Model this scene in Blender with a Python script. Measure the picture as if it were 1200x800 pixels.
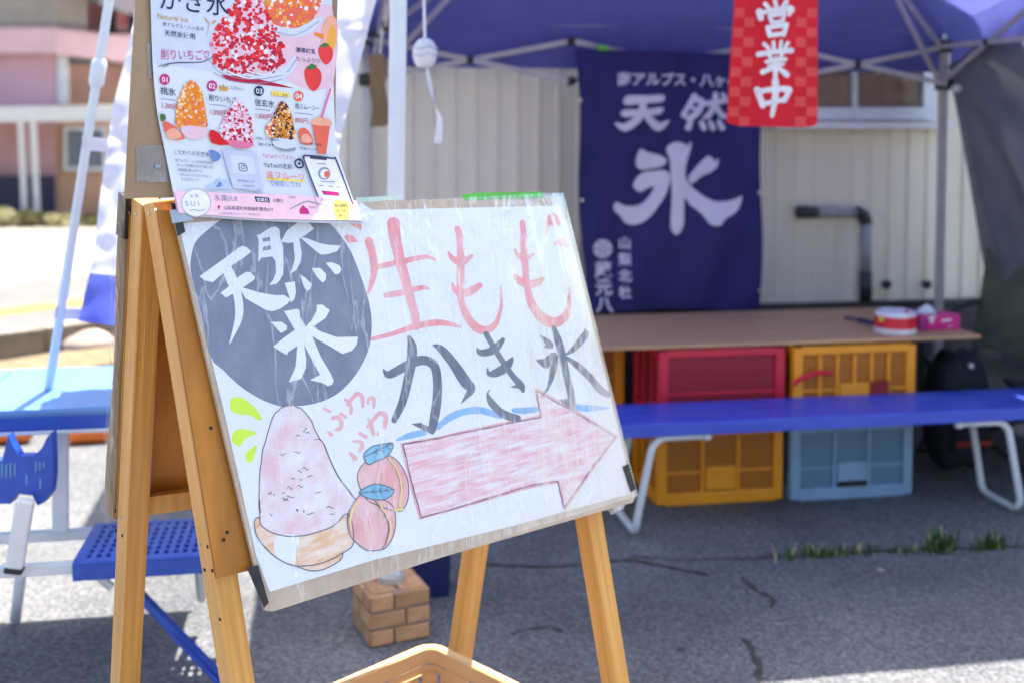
import bpy, bmesh, math, random
from mathutils import Vector, Matrix
from mathutils.geometry import tessellate_polygon
R = math.radians
random.seed(7)
for o in list(bpy.data.objects): bpy.data.objects.remove(o, do_unlink=True)
SC = bpy.context.scene
COL = SC.collection

# ------------------------------------------------------------------ camera, sky, sun, exposure
FPX, PITCH, HY, EYE = 1300.0, R(3.0), 158.0, 1.44        # focal length in pixels of a 1200 px wide frame
CY = HY + FPX * math.tan(PITCH)
cam_d = bpy.data.cameras.new('camera'); cam = bpy.data.objects.new('camera', cam_d); COL.objects.link(cam)
cam.location = (0, 0, EYE); cam.rotation_euler = (R(90) - PITCH, 0, 0)
cam_d.sensor_width = 36; cam_d.lens = FPX / 1200 * 36; cam_d.shift_y = -(400 - CY) / 1200
cam_d.clip_start = 0.05; cam_d.clip_end = 3000
cam_d.dof.use_dof = True; cam_d.dof.focus_distance = 1.93; cam_d.dof.aperture_fstop = 2.5
cam_d.dof.aperture_blades = 9
SC.camera = cam

SUN = Vector((0.30, 0.62, 2.0)).normalized()
world = bpy.data.worlds.new('World'); SC.world = world; world.use_nodes = True
wn = world.node_tree.nodes; wl = world.node_tree.links
bg = wn['Background']; sky = wn.new('ShaderNodeTexSky'); sky.sky_type = 'NISHITA'; sky.sun_disc = False
sky.sun_elevation = math.asin(SUN.z); sky.sun_rotation = math.atan2(SUN.x, SUN.y)
sky.air_density = 1.0; sky.dust_density = 3.0; sky.ozone_density = 1.0
wl.new(sky.outputs[0], bg.inputs[0]); bg.inputs[1].default_value = 0.125
sun_d = bpy.data.lights.new('sun', 'SUN'); sun_d.energy = 4.7; sun_d.angle = R(0.53); sun_d.color = (1.0, 0.955, 0.88)
sun = bpy.data.objects.new('sun', sun_d); COL.objects.link(sun); sun.location = (2, 3, 9)
sun.rotation_euler = SUN.to_track_quat('Z', 'Y').to_euler()
SC.view_settings.view_transform = 'Standard'; SC.view_settings.look = 'None'
SC.view_settings.exposure = 1.78; SC.view_settings.gamma = 1.0; SC.view_settings.use_curve_mapping = False
SC.render.engine = 'CYCLES'
SC.cycles.max_bounces = 4; SC.cycles.diffuse_bounces = 3; SC.cycles.glossy_bounces = 2; SC.cycles.transmission_bounces = 2; SC.cycles.transparent_max_bounces = 8
SC.cycles.use_adaptive_sampling = True; SC.cycles.adaptive_threshold = 0.05
SC.cycles.use_denoising = True; SC.cycles.caustics_reflective = False; SC.cycles.caustics_refractive = False

# ------------------------------------------------------------------ measuring helpers
_cp, _sp = math.cos(PITCH), math.sin(PITCH)
EYEV = Vector((0, 0, EYE))
def ray(px, py):
    x = (px - 600) / FPX; y = -(py - CY) / FPX
    return Vector((x, _cp + y * _sp, -_sp + y * _cp))
def P(px, py, Y):                      # the point at depth Y seen at a photo position
    r = ray(px, py); return EYEV + r * (Y / r.y)
def G(px, py, z=0.0):                  # the point at height z seen at a photo position
    r = ray(px, py); return EYEV + r * ((z - EYE) / r.z)
def on_plane(px, py, p0, n):
    r = ray(px, py); return EYEV + r * ((p0 - EYEV).dot(n) / r.dot(n))
def zc(x0, y0, s, pts):                # enlarged-crop coordinates -> photo pixels
    return [(x0 + p[0] / s, y0 + p[1] / s) + ((p[2] / s,) if len(p) > 2 else ()) for p in pts]
ZUP = Vector((0, 0, 1))
TA = R(9.5)                            # the tent, shed, counter and benches share one direction
d = Vector((math.cos(TA), math.sin(TA), 0)); e = Vector((-math.sin(TA), math.cos(TA), 0))

# ------------------------------------------------------------------ materials
MATS = {}
def nt(name):
    m = bpy.data.materials.new(name); m.use_nodes = True; m.node_tree.nodes.clear()
    MATS[name] = m; return m, m.node_tree.nodes, m.node_tree.links
def srgb(r, g, b):
    f = lambda c: (c / 255 / 12.92) if c <= 10 else ((c / 255 + 0.055) / 1.055) ** 2.4
    return (f(r), f(g), f(b))
def mat(name, col, rough=0.55, col2=None, scale=20, stretch=(1, 1, 1), detail=5, bump=0.0, bscale=None, metal=0.0,
        trans=0.0, lo=0.35, hi=0.65, spec=0.5, coat=0.0, rvar=0.0, wave=None, orand=0.0):
    """principled surface whose colour wanders between col and col2 by noise (object space), fine bump, optional light through"""
    m, n, l = nt(name)
    out = n.new('ShaderNodeOutputMaterial'); b = n.new('ShaderNodeBsdfPrincipled')
    b.inputs['Roughness'].default_value = rough; b.inputs['Metallic'].default_value = metal
    b.inputs['Specular IOR Level'].default_value = spec; b.inputs['Coat Weight'].default_value = coat
    tc = n.new('ShaderNodeTexCoord'); mp = n.new('ShaderNodeMapping'); mp.inputs['Scale'].default_value = stretch
    l.new(tc.outputs['Object'], mp.inputs[0])
    nz = n.new('ShaderNodeTexNoise'); nz.inputs['Scale'].default_value = scale; nz.inputs['Detail'].default_value = detail
    nz.inputs['Roughness'].default_value = 0.6
    l.new(mp.outputs[0], nz.inputs['Vector'])
    if col2 is None: col2 = tuple(c * 0.82 for c in col)
    rp = n.new('ShaderNodeValToRGB'); rp.color_ramp.elements[0].position = lo; rp.color_ramp.elements[1].position = hi
    rp.color_ramp.elements[0].color = (*col2, 1); rp.color_ramp.elements[1].color = (*col, 1)
    l.new(nz.outputs['Fac'], rp.inputs[0]); colout = rp.outputs[0]
    if wave:
        wv = n.new('ShaderNodeTexWave'); wv.inputs['Scale'].default_value = wave[0]; wv.inputs['Distortion'].default_value = wave[1]
        wv.inputs['Detail'].default_value = 3; wv.bands_direction = wave[3] if len(wave) > 3 else 'X'
        l.new(mp.outputs[0], wv.inputs['Vector'])
        mx = n.new('ShaderNodeMix'); mx.data_type = 'RGBA'; mx.blend_type = 'MULTIPLY'; mx.inputs['Factor'].default_value = wave[2]
        l.new(colout, mx.inputs['A']); l.new(wv.outputs['Color'], mx.inputs['B']); colout = mx.outputs['Result']
    if orand:
        oi = n.new('ShaderNodeObjectInfo'); mo = n.new('ShaderNodeMapRange'); mo.inputs['To Min'].default_value = 1 - orand; mo.inputs['To Max'].default_value = 1 + orand * .5
        l.new(oi.outputs['Random'], mo.inputs[0]); vm = n.new('ShaderNodeVectorMath'); vm.operation = 'SCALE'; l.new(colout, vm.inputs[0]); l.new(mo.outputs[0], vm.inputs['Scale']); colout = vm.outputs[0]
    l.new(colout, b.inputs['Base Color'])
    if rvar:
        mr = n.new('ShaderNodeMapRange'); mr.inputs['To Min'].default_value = rough - rvar; mr.inputs['To Max'].default_value = rough + rvar
        l.new(nz.outputs['Fac'], mr.inputs[0]); l.new(mr.outputs[0], b.inputs['Roughness'])
    if bump:
        n2 = n.new('ShaderNodeTexNoise'); n2.inputs['Scale'].default_value = bscale or scale * 3; n2.inputs['Detail'].default_value = 4
        l.new(mp.outputs[0], n2.inputs['Vector'])
        bp = n.new('ShaderNodeBump'); bp.inputs['Strength'].default_value = bump; bp.inputs['Distance'].default_value = 0.01
        l.new(n2.outputs['Fac'], bp.inputs['Height']); l.new(bp.outputs[0], b.inputs['Normal'])
    res = b.outputs[0]
    if trans:
        t = n.new('ShaderNodeBsdfTranslucent'); l.new(colout, t.inputs[0])
        mx = n.new('ShaderNodeMixShader'); mx.inputs[0].default_value = trans
        l.new(b.outputs[0], mx.inputs[1]); l.new(t.outputs[0], mx.inputs[2]); res = mx.outputs[0]
    l.new(res, out.inputs[0]); return m

# asphalt: pale stone chips in grey binder, wide stains
def asphalt():
    m, n, l = nt('asphalt')
    out = n.new('ShaderNodeOutputMaterial'); b = n.new('ShaderNodeBsdfPrincipled'); b.inputs['Roughness'].default_value = 0.9
    b.inputs['Specular IOR Level'].default_value = 0.25
    tc = n.new('ShaderNodeTexCoord')
    vo = n.new('ShaderNodeTexVoronoi'); vo.inputs['Scale'].default_value = 115
    big = n.new('ShaderNodeTexNoise'); big.inputs['Scale'].default_value = 1.3; big.inputs['Detail'].default_value = 6
    fine = n.new('ShaderNodeTexNoise'); fine.inputs['Scale'].default_value = 60; fine.inputs['Detail'].default_value = 8
    for t in (vo, big, fine): l.new(tc.outputs['Object'], t.inputs['Vector'])
    r1 = n.new('ShaderNodeValToRGB'); r1.color_ramp.elements[0].position = .1; r1.color_ramp.elements[1].position = .95
    r1.color_ramp.elements[0].color = (.118, .122, .130, 1); r1.color_ramp.elements[1].color = (.225, .228, .232, 1)
    sep = n.new('ShaderNodeSeparateColor'); l.new(vo.outputs['Color'], sep.inputs[0]); l.new(sep.outputs[0], r1.inputs[0])
    r2 = n.new('ShaderNodeValToRGB'); r2.color_ramp.elements[0].position = .3; r2.color_ramp.elements[1].position = .72
    r2.color_ramp.elements[0].color = (.62, .62, .63, 1); r2.color_ramp.elements[1].color = (1.12, 1.1, 1.06, 1)
    l.new(big.outputs['Fac'], r2.inputs[0])
    mx = n.new('ShaderNodeMix'); mx.data_type = 'RGBA'; mx.blend_type = 'MULTIPLY'; mx.inputs['Factor'].default_value = 1
    l.new(r1.outputs[0], mx.inputs['A']); l.new(r2.outputs[0], mx.inputs['B'])
    r3 = n.new('ShaderNodeValToRGB'); r3.color_ramp.elements[0].position = .38; r3.color_ramp.elements[1].position = .62
    r3.color_ramp.elements[0].color = (.72, .72, .72, 1); r3.color_ramp.elements[1].color = (1.12, 1.12, 1.12, 1); l.new(fine.outputs['Fac'], r3.inputs[0])
    m2 = n.new('ShaderNodeMix'); m2.data_type = 'RGBA'; m2.blend_type = 'MULTIPLY'; m2.inputs['Factor'].default_value = .8
    l.new(mx.outputs['Result'], m2.inputs['A']); l.new(r3.outputs[0], m2.inputs['B']); l.new(m2.outputs['Result'], b.inputs['Base Color'])
    bp = n.new('ShaderNodeBump'); bp.inputs['Strength'].default_value = .6; bp.inputs['Distance'].default_value = .006
    ad = n.new('ShaderNodeMath'); l.new(vo.outputs['Distance'], ad.inputs[0]); l.new(fine.outputs['Fac'], ad.inputs[1])
    l.new(ad.outputs[0], bp.inputs['Height']); l.new(bp.outputs[0], b.inputs['Normal'])
    l.new(b.outputs[0], out.inputs[0])
asphalt()

# clear film: mostly see-through, glossy skin, milky along creases
def film(name, haze=.05, crease=.28, scale=26, rough=.13, gloss=1.0):
    m, n, l = nt(name)
    out = n.new('ShaderNodeOutputMaterial'); tr = n.new('ShaderNodeBsdfTransparent'); gl = n.new('ShaderNodeBsdfGlossy')
    gl.inputs['Roughness'].default_value = rough
    df = n.new('ShaderNodeBsdfDiffuse'); df.inputs[0].default_value = (.9, .92, .95, 1)
    tc = n.new('ShaderNodeTexCoord'); mp = n.new('ShaderNodeMapping'); mp.inputs['Scale'].default_value = (1.0, 1.0, .16)
    l.new(tc.outputs['Object'], mp.inputs[0])
    nz = n.new('ShaderNodeTexNoise'); nz.inputs['Scale'].default_value = scale; nz.inputs['Detail'].default_value = 4; nz.inputs['Distortion'].default_value = .5
    l.new(mp.outputs[0], nz.inputs['Vector'])
    ab = n.new('ShaderNodeMath'); ab.operation = 'SUBTRACT'; l.new(nz.outputs['Fac'], ab.inputs[0]); ab.inputs[1].default_value = .5
    a2 = n.new('ShaderNodeMath'); a2.operation = 'ABSOLUTE'; l.new(ab.outputs[0], a2.inputs[0])
    mr = n.new('ShaderNodeMapRange'); mr.inputs['From Min'].default_value = 0; mr.inputs['From Max'].default_value = .02
    mr.inputs['To Min'].default_value = crease; mr.inputs['To Max'].default_value = haze; l.new(a2.outputs[0], mr.inputs[0])
    bp = n.new('ShaderNodeBump'); bp.inputs['Strength'].default_value = .35; bp.inputs['Distance'].default_value = .01
    l.new(nz.outputs['Fac'], bp.inputs['Height'])
    for s in (gl, df): l.new(bp.outputs[0], s.inputs['Normal'])
    m1 = n.new('ShaderNodeMixShader'); l.new(mr.outputs[0], m1.inputs[0]); l.new(tr.outputs[0], m1.inputs[1]); l.new(df.outputs[0], m1.inputs[2])
    fr = n.new('ShaderNodeFresnel'); fr.inputs[0].default_value = 1.42; l.new(bp.outputs[0], fr.inputs['Normal'])
    fm = n.new('ShaderNodeMath'); fm.operation = 'MULTIPLY'; fm.inputs[1].default_value = gloss; l.new(fr.outputs[0], fm.inputs[0])
    m2 = n.new('ShaderNodeMixShader'); l.new(fm.outputs[0], m2.inputs[0]); l.new(m1.outputs[0], m2.inputs[1]); l.new(gl.outputs[0], m2.inputs[2])
    l.new(m2.outputs[0], out.inputs[0])
film('clear_film', haze=.035, crease=.30, scale=19, gloss=.5)
film('clear_tape', haze=.10, crease=.26, scale=60, rough=.2)

# perforated plastic: a grid of real see-through holes
def perforated(name, col, pitch=85.0):
    m, n, l = nt(name)
    out = n.new('ShaderNodeOutputMaterial'); b = n.new('ShaderNodeBsdfPrincipled'); b.inputs['Base Color'].default_value = (*col, 1)
    b.inputs['Roughness'].default_value = .5
    tc = n.new('ShaderNodeTexCoord'); sx = n.new('ShaderNodeSeparateXYZ'); l.new(tc.outputs['Object'], sx.inputs[0])
    def band(src):
        a = n.new('ShaderNodeMath'); a.operation = 'MULTIPLY'; a.inputs[1].default_value = pitch; l.new(src, a.inputs[0])
        f = n.new('ShaderNodeMath'); f.operation = 'FRACT'; l.new(a.outputs[0], f.inputs[0])
        g = n.new('ShaderNodeMath'); g.operation = 'GREATER_THAN'; g.inputs[1].default_value = .45; l.new(f.outputs[0], g.inputs[0]); return g.outputs[0]
    ad = n.new('ShaderNodeMath'); l.new(sx.outputs[0], ad.inputs[0]); l.new(sx.outputs[1], ad.inputs[1])
    mu = n.new('ShaderNodeMath'); mu.operation = 'MULTIPLY'; l.new(band(ad.outputs[0]), mu.inputs[0]); l.new(band(sx.outputs[2]), mu.inputs[1])
    t = n.new('ShaderNodeBsdfTransparent'); mx = n.new('ShaderNodeMixShader')
    l.new(mu.outputs[0], mx.inputs[0]); l.new(b.outputs[0], mx.inputs[1]); l.new(t.outputs[0], mx.inputs[2]); l.new(mx.outputs[0], out.inputs[0])
perforated('perforated_red', (.36, .012, .03)); perforated('perforated_orange', (.50, .16, .008)); perforated('perforated_blue', (.15, .26, .38))

mat('wood', (.85, .42, .10), .40, (.68, .30, .055), scale=22, stretch=(3.5, 3.5, .14), bump=.2, bscale=70, wave=(4.5, 9, .13), coat=.15, orand=.10, detail=9)
mat('plywood', (.60, .235, .022), .5, (.44, .155, .014), scale=16, stretch=(1.6, 1.6, .14), bump=.15, bscale=60, wave=(3.2, 8, .2), detail=8)
mat('plywood_edge', (.42, .12, .05), .6, (.25, .06, .03), scale=60)
mat('cardboard', (.40, .27, .16), .85, (.30, .195, .11), scale=12, bump=.15, bscale=60, stretch=(1, 1, .4))
mat('cardboard_pale', (.60, .47, .35), .7, (.47, .35, .25), scale=12, bump=.15, bscale=40)
mat('paper', (.83, .845, .87), .6, (.78, .80, .84), scale=4, bump=.06, bscale=18)
mat('poster_paper', (.78, .80, .87), .38, (.75, .775, .85), scale=3, spec=.4)
def marker(name, col, col2, scale=30, stretch=(1, 1, .3), lo=.35, hi=.65): mat(name, col, .55, col2, scale=scale, stretch=stretch, lo=lo, hi=hi, detail=8)
marker('slate_marker', (.135, .16, .25), (.22, .25, .34), 22, (1, 1, .7), .3, .7)
marker('dark_marker', (.10, .115, .18), (.16, .18, .25), 30)
marker('pink_marker', (.80, .25, .28), (.86, .42, .44), 22, (1, 1, .5))
marker('soft_pink_marker', (.80, .36, .38), (.84, .5, .5), 40)
marker('arrow_fill', (.80, .40, .43), (.86, .78, .80), 42, (.35, .35, 3.2), .38, .64)
marker('ice_fill', (.80, .53, .58), (.82, .80, .83), 24, (1, 1, 1), .36, .64)
marker('bowl_fill', (.80, .42, .20), (.86, .72, .60), 26, (.6, .6, 2.5), .4, .66)
marker('peach_fill', (.80, .35, .36), (.86, .56, .56), 20, (1, 1, .8))
marker('leaf_fill', (.12, .42, .62), (.24, .55, .72), 30)
marker('blue_marker', (.19, .42, .70), (.30, .52, .76), 25)
marker('lime_marker', (.60, .84, .02), (.68, .90, .05), 20)
marker('ink_line', (.09, .10, .15), (.14, .14, .2), 40)
marker('maroon_line', (.19, .08, .14), (.26, .13, .2), 40)
marker('yellow_pencil', (.80, .58, .16), (.84, .68, .35), 40)
mat('white_gap', (.83, .845, .87), .6, (.79, .81, .85), scale=8)
mat('black_tape', (.012, .013, .017), .32, (.02, .022, .03), scale=20, bump=.3, bscale=40)
mat('grey_tape', (.26, .31, .40), .35, (.36, .41, .48), scale=18, bump=.3, bscale=40)
mat('steel', (.55, .55, .56), .35, metal=.9)
mat('dark_hole', (.03, .02, .015), .9)
mat('green_wrap', (.10, .52, .05), .5); mat('green_faint', (.45, .62, .48), .5, (.7, .72, .7), scale=60)
mat('tan_plastic', (.72, .44, .20), .42, (.66, .38, .165), scale=6, bump=.03, bscale=80)
mat('white_paint', (.74, .75, .76), .38, (.66, .67, .69), scale=6, rvar=.08)
mat('pole_white', (.72, .76, .80), .35, (.66, .70, .75), scale=8)
mat('grey_frame', (.52, .49, .45), .45, (.42, .40, .38), scale=10)
mat('black_joint', (.015, .015, .017), .5)
mat('canopy_navy', (.135, .145, .44), .8, (.12, .13, .40), scale=5, trans=.42, bump=.1, bscale=8)
mat('side_wall_grey', (.15, .155, .18), .5, (.11, .115, .14), scale=4, bump=.15, bscale=9, trans=.12)
mat('banner_navy', (.014, .013, .125), .75, (.009, .008, .085), scale=6, trans=.06)
mat('banner_white', (.62, .60, .72), .8, (.56, .54, .67), scale=8)
mat('red_cloth', (.93, .014, .035), .7, (.80, .012, .03), scale=8, trans=.42)
mat('red_check', (.90, .12, .12), .7, (.87, .10, .10), scale=8, trans=.42)
mat('white_print', (.86, .83, .87), .75, trans=.1)
mat('siding', (.80, .735, .60), .5, (.70, .64, .52), scale=2.2, stretch=(1, 1, .3), bump=.05, bscale=12, lo=.3, hi=.7)
mat('concrete', (.20, .195, .19), .9, (.14, .135, .13), scale=9, bump=.3, bscale=50)
mat('dark_concrete', (.075, .07, .072), .9, (.05, .048, .05), scale=9, bump=.3, bscale=50)
mat('aluminium', (.66, .70, .76), .4, (.58, .62, .68), scale=10, metal=.25)
mat('brown_curtain', (.46, .27, .19), .8, (.34, .19, .13), scale=3, stretch=(4, 4, .3))
film('window_glass', haze=.02, crease=.02, rough=.05)
mat('pvc_black', (.03, .03, .034), .4)
mat('pvc_grey', (.30, .31, .33), .4, (.24, .25, .27), scale=15)
mat('counter_board', (.62, .37, .19), .55, (.52, .30, .15), scale=5, stretch=(.6, 4, 4), bump=.08, bscale=30, wave=(1.2, 4, .12, 'Y'))
mat('crate_red', (.66, .012, .045), .42, (.58, .010, .04), scale=8)
mat('crate_orange', (.90, .34, .010), .42, (.84, .29, .008), scale=8)
mat('crate_blue', (.26, .40, .55), .45, (.21, .34, .48), scale=8)
mat('bench_blue', (.055, .105, .60), .36, (.036, .075, .47), scale=9, stretch=(.5, 5, 5), bump=.08, rvar=.12, detail=8)
mat('table_blue', (.115, .25, .54), .36, (.10, .22, .50), scale=10, bump=.04)
mat('plastic_blue', (.022, .085, .46), .42, (.017, .065, .38), scale=14, bump=.05)
mat('tin_red', (.70, .012, .03), .35); mat('tin_white', (.78, .76, .78), .4); mat('tin_yellow', (.8, .5, .05), .5)
mat('box_pink', (.75, .02, .27), .5); mat('box_magenta', (.42, .015, .22), .5)
mat('navy_plastic', (.012, .022, .115), .35, (.010, .018, .095), scale=10)
mat('brick_tan', (.60, .34, .17), .85, (.46, .25, .12), scale=22, bump=.5, bscale=120, orand=.28)
mat('mortar', (.30, .29, .29), .9, (.24, .235, .235), scale=30, bump=.3)
mat('olive_cloth', (.11, .12, .075), .85, (.08, .09, .055), scale=10, bump=.1)
mat('dark_cloth', (.010, .011, .020), .85, (.007, .008, .014), scale=10, bump=.15)
mat('dark_red_cloth', (.30, .02, .015), .8); mat('skin_tan_cloth', (.40, .22, .18), .8)
mat('chime_white', (.76, .76, .80), .3, (.70, .70, .76), scale=12)
mat('chime_line', (.42, .44, .55), .5)
mat('brown_wood', (.20, .13, .065), .8, (.14, .088, .042), scale=12, stretch=(2, 2, .3), bump=.2)
mat('flag_white', (.80, .79, .86), .6, (.76, .75, .83), scale=5, trans=.35)
mat('flag_blue', (.13, .16, .62), .6, (.11, .14, .56), scale=5, trans=.3)
mat('grass_blade', (.075, .15, .028), .7, (.045, .10, .018), scale=30, trans=.3)
mat('dry_blade', (.40, .36, .18), .8)
mat('crack_dirt', (.028, .026, .024), .95, (.06, .055, .045), scale=30)
mat('road_asphalt', (.135, .132, .125), .9, (.11, .108, .10), scale=3, bump=.3, bscale=80)
mat('lot_concrete', (.28, .25, .205), .9, (.22, .195, .155), scale=1.5, bump=.3, bscale=40)
mat('orange_line', (.62, .22, .03), .7, (.52, .18, .03), scale=14)
mat('kerb_stone', (.27, .24, .20), .9, (.19, .165, .13), scale=6, bump=.5, bscale=30)
mat('soil', (.22, .16, .09), .95, (.15, .11, .06), scale=12, bump=.6, bscale=40)
mat('rock', (.42, .33, .28), .9, (.32, .25, .21), scale=8, bump=.6, bscale=20)
mat('pink_wall', (.62, .37, .40), .85, (.57, .33, .36), scale=1.2, bump=.1)
mat('pink_trim', (.70, .44, .45), .8, (.64, .40, .41), scale=2)
mat('brown_wall', (.36, .19, .13), .8, (.30, .155, .105), scale=2)
mat('tan_wall', (.52, .31, .20), .8, (.46, .27, .175), scale=1.5)
mat('rail_beige', (.42, .37, .32), .7, (.36, .32, .28), scale=5)
mat('roof_grey', (.12, .115, .125), .8, (.085, .08, .09), scale=6)
mat('gutter_white', (.66, .66, .63), .5)
mat('blue_glass', (.14, .18, .24), .15, spec=.6)
mat('navy_fence', (.022, .022, .06), .6, (.016, .016, .045), scale=6)
mat('shrub_leaf', (.16, .14, .05), .8, (.10, .09, .03), scale=8, trans=.2)
mat('orange_plastic', (.75, .16, .02), .5)
for nm, c in dict(p_navy=(18, 24, 78), p_ink=(62, 66, 96), p_magenta=(206, 40, 122), p_pink=(255, 206, 218), p_rose=(238, 120, 160), p_red=(226, 22, 40),
        p_scarlet=(240, 60, 62), p_crimson=(190, 20, 62), p_white=(244, 240, 246), p_blush=(240, 200, 214), p_orange=(246, 140, 30), p_amber=(252, 178, 70),
        p_cream=(255, 226, 180), p_brown=(64, 34, 52), p_caramel=(214, 130, 46), p_leaf=(70, 120, 60), p_gold=(208, 160, 64), p_yellow=(255, 226, 110),
        p_coral=(244, 108, 84), p_peach=(250, 178, 150), p_lilac=(206, 208, 234), p_grey=(150, 155, 175), p_blue=(110, 140, 200), p_skyblue=(190, 206, 238),
        p_hero=(216, 221, 240), p_dishshade=(220, 224, 240)).items():
    mat(nm, srgb(*c), .4, tuple(x * .93 for x in srgb(*c)), scale=40, spec=.3)

# ------------------------------------------------------------------ mesh helpers
class MB:
    def __init__(s): s.v = []; s.f = []; s.m = []
    def add(s, vs, fs, mi=0):
        b = len(s.v); s.v += [Vector(v) for v in vs]; s.f += [tuple(i + b for i in f) for f in fs]; s.m += [mi] * len(fs); return s
    def box(s, c, size, rot=None, bev=0.0, mi=0):
        c = Vector(c); rot = rot or Matrix.Identity(3)
        if bev:
            bm = bmesh.new(); bmesh.ops.create_cube(bm, size=1.0)
            for v in bm.verts: v.co = Vector((v.co.x * size[0], v.co.y * size[1], v.co.z * size[2]))
            bmesh.ops.bevel(bm, geom=bm.edges[:], offset=min(bev, min(size) * .45), segments=2, affect='EDGES', profile=.6)
            bm.verts.index_update()
            s.add([c + rot @ v.co for v in bm.verts], [[v.index for v in f.verts] for f in bm.faces], mi); bm.free()
        else:
            x, y, z = [k / 2 for k in size]
            s.add([c + rot @ Vector(q) for q in ((-x,-y,-z),(x,-y,-z),(x,y,-z),(-x,y,-z),(-x,-y,z),(x,-y,z),(x,y,z),(-x,y,z))],
                  [(0,3,2,1),(4,5,6,7),(0,1,5,4),(1,2,6,5),(2,3,7,6),(3,0,4,7)], mi)
        return s
    def tube(s, pts, r, seg=12, mi=0, cap=True):
        pts = [Vector(p) for p in pts]; rs = r if isinstance(r, (list, tuple)) else [r] * len(pts)
        rings = []; t0 = (pts[1] - pts[0]).normalized(); a = t0.orthogonal().normalized()
        for i, p in enumerate(pts):
            t = (pts[min(i + 1, len(pts) - 1)] - pts[max(i - 1, 0)]).normalized()
            a = (a - t * a.dot(t)).normalized(); b = t.cross(a)
            rings.append([p + (a * math.cos(2 * math.pi * k / seg) + b * math.sin(2 * math.pi * k / seg)) * rs[i] for k in range(seg)])
        vs = [v for rg in rings for v in rg]; fs = []
        for i in range(len(pts) - 1):
            for k in range(seg):
                fs.append((i * seg + k, i * seg + (k + 1) % seg, (i + 1) * seg + (k + 1) % seg, (i + 1) * seg + k))
        if cap: fs += [tuple(range(seg))[::-1], tuple((len(pts) - 1) * seg + k for k in range(seg))]
        return s.add(vs, fs, mi)
    def lathe(s, c, prof, seg=24, mi=0, axis=None):
        c = Vector(c); vs = []; fs = []
        for r, z in prof:
            for k in range(seg): vs.append(c + Vector((r * math.cos(2 * math.pi * k / seg), r * math.sin(2 * math.pi * k / seg), z)))
        for i in range(len(prof) - 1):
            for k in range(seg): fs.append((i * seg + k, i * seg + (k + 1) % seg, (i + 1) * seg + (k + 1) % seg, (i + 1) * seg + k))
        fs += [tuple(range(seg))[::-1], tuple((len(prof) - 1) * seg + k for k in range(seg))]
        return s.add(vs, fs, mi)
    def grid(s, fn, nu, nv, mi=0):
        vs = [fn(i / nu, j / nv) for j in range(nv + 1) for i in range(nu + 1)]
        fs = [(j * (nu + 1) + i, j * (nu + 1) + i + 1, (j + 1) * (nu + 1) + i + 1, (j + 1) * (nu + 1) + i) for j in range(nv) for i in range(nu)]
        return s.add(vs, fs, mi)
    def prism(s, front, off, mi=0):                      # polygon (3-D points) pushed along a vector
        n = len(front); front = [Vector(p) for p in front]; back = [p + off for p in front]
        return s.add(front + back, [tuple(range(n)), tuple(range(2 * n - 1, n - 1, -1))] + [(i, i + n, (i + 1) % n + n, (i + 1) % n) for i in range(n)], mi)
    def beam(s, A, B, w, t, side, bev=.003, mi=0):
        A, B = Vector(A), Vector(B); z = (B - A).normalized(); x = (side - z * side.dot(z)).normalized(); y = z.cross(x)
        return s.box((A + B) / 2, (w, t, (B - A).length), Matrix((x, y, z)).transposed(), bev, mi)
PM = {}
def link(name, me, parent=None):
    o = bpy.data.objects.new(name, me); COL.objects.link(o)
    if parent: o.parent = parent
    return o
def thing(name, label, cat, loc=(0, 0, 0), rz=0.0, group=None):
    o = bpy.data.objects.new(name, None); COL.objects.link(o); o.location = loc; o.rotation_euler = (0, 0, rz); o.empty_display_size = .1
    o['label'] = label; o['category'] = cat
    if group: o['group'] = group
    PM[o.name] = (Matrix.Translation(Vector(loc)) @ Matrix.Rotation(rz, 4, 'Z')).inverted(); return o
def tag(o, label, cat, group=None):
    o['label'] = label; o['category'] = cat
    if group: o['group'] = group
    return o
def obj(name, mb, mats, parent=None, world=True, smooth=False, at=None):
    """one mesh object; geometry given in world space is moved into its parent's (or its own origin's) frame"""
    mats = mats if isinstance(mats, (list, tuple)) else [mats]
    vs = mb.v
    if parent is not None and world:
        q = parent; M = None
        while q is not None:
            if q.name in PM: M = PM[q.name]; break
            q = q.parent
        if M is not None: vs = [M @ v for v in vs]
    elif parent is None and world:
        if at is None:
            at = Vector((sum(v.x for v in vs) / len(vs), sum(v.y for v in vs) / len(vs), min(v.z for v in vs)))
        at = Vector(at); vs = [v - at for v in vs]
    me = bpy.data.meshes.new(name); me.from_pydata([tuple(v) for v in vs], [], mb.f)
    for m in mats: me.materials.append(MATS[m])
    if len(mats) > 1: me.polygons.foreach_set('material_index', mb.m)
    if smooth:
        me.polygons.foreach_set('use_smooth', [True] * len(me.polygons))
    me.update()
    o = link(name, me, parent)
    if parent is None and world: o.location = at; PM[o.name] = Matrix.Translation(at).inverted()
    return o
def autosmooth(o, ang=35):
    me = o.data; me.polygons.foreach_set('use_smooth', [True] * len(me.polygons)); me.set_sharp_from_angle(angle=R(ang))
def struct(name, mb, m, smooth=False):
    o = obj(name, mb, m, smooth=smooth); o['kind'] = 'structure'; return o

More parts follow.
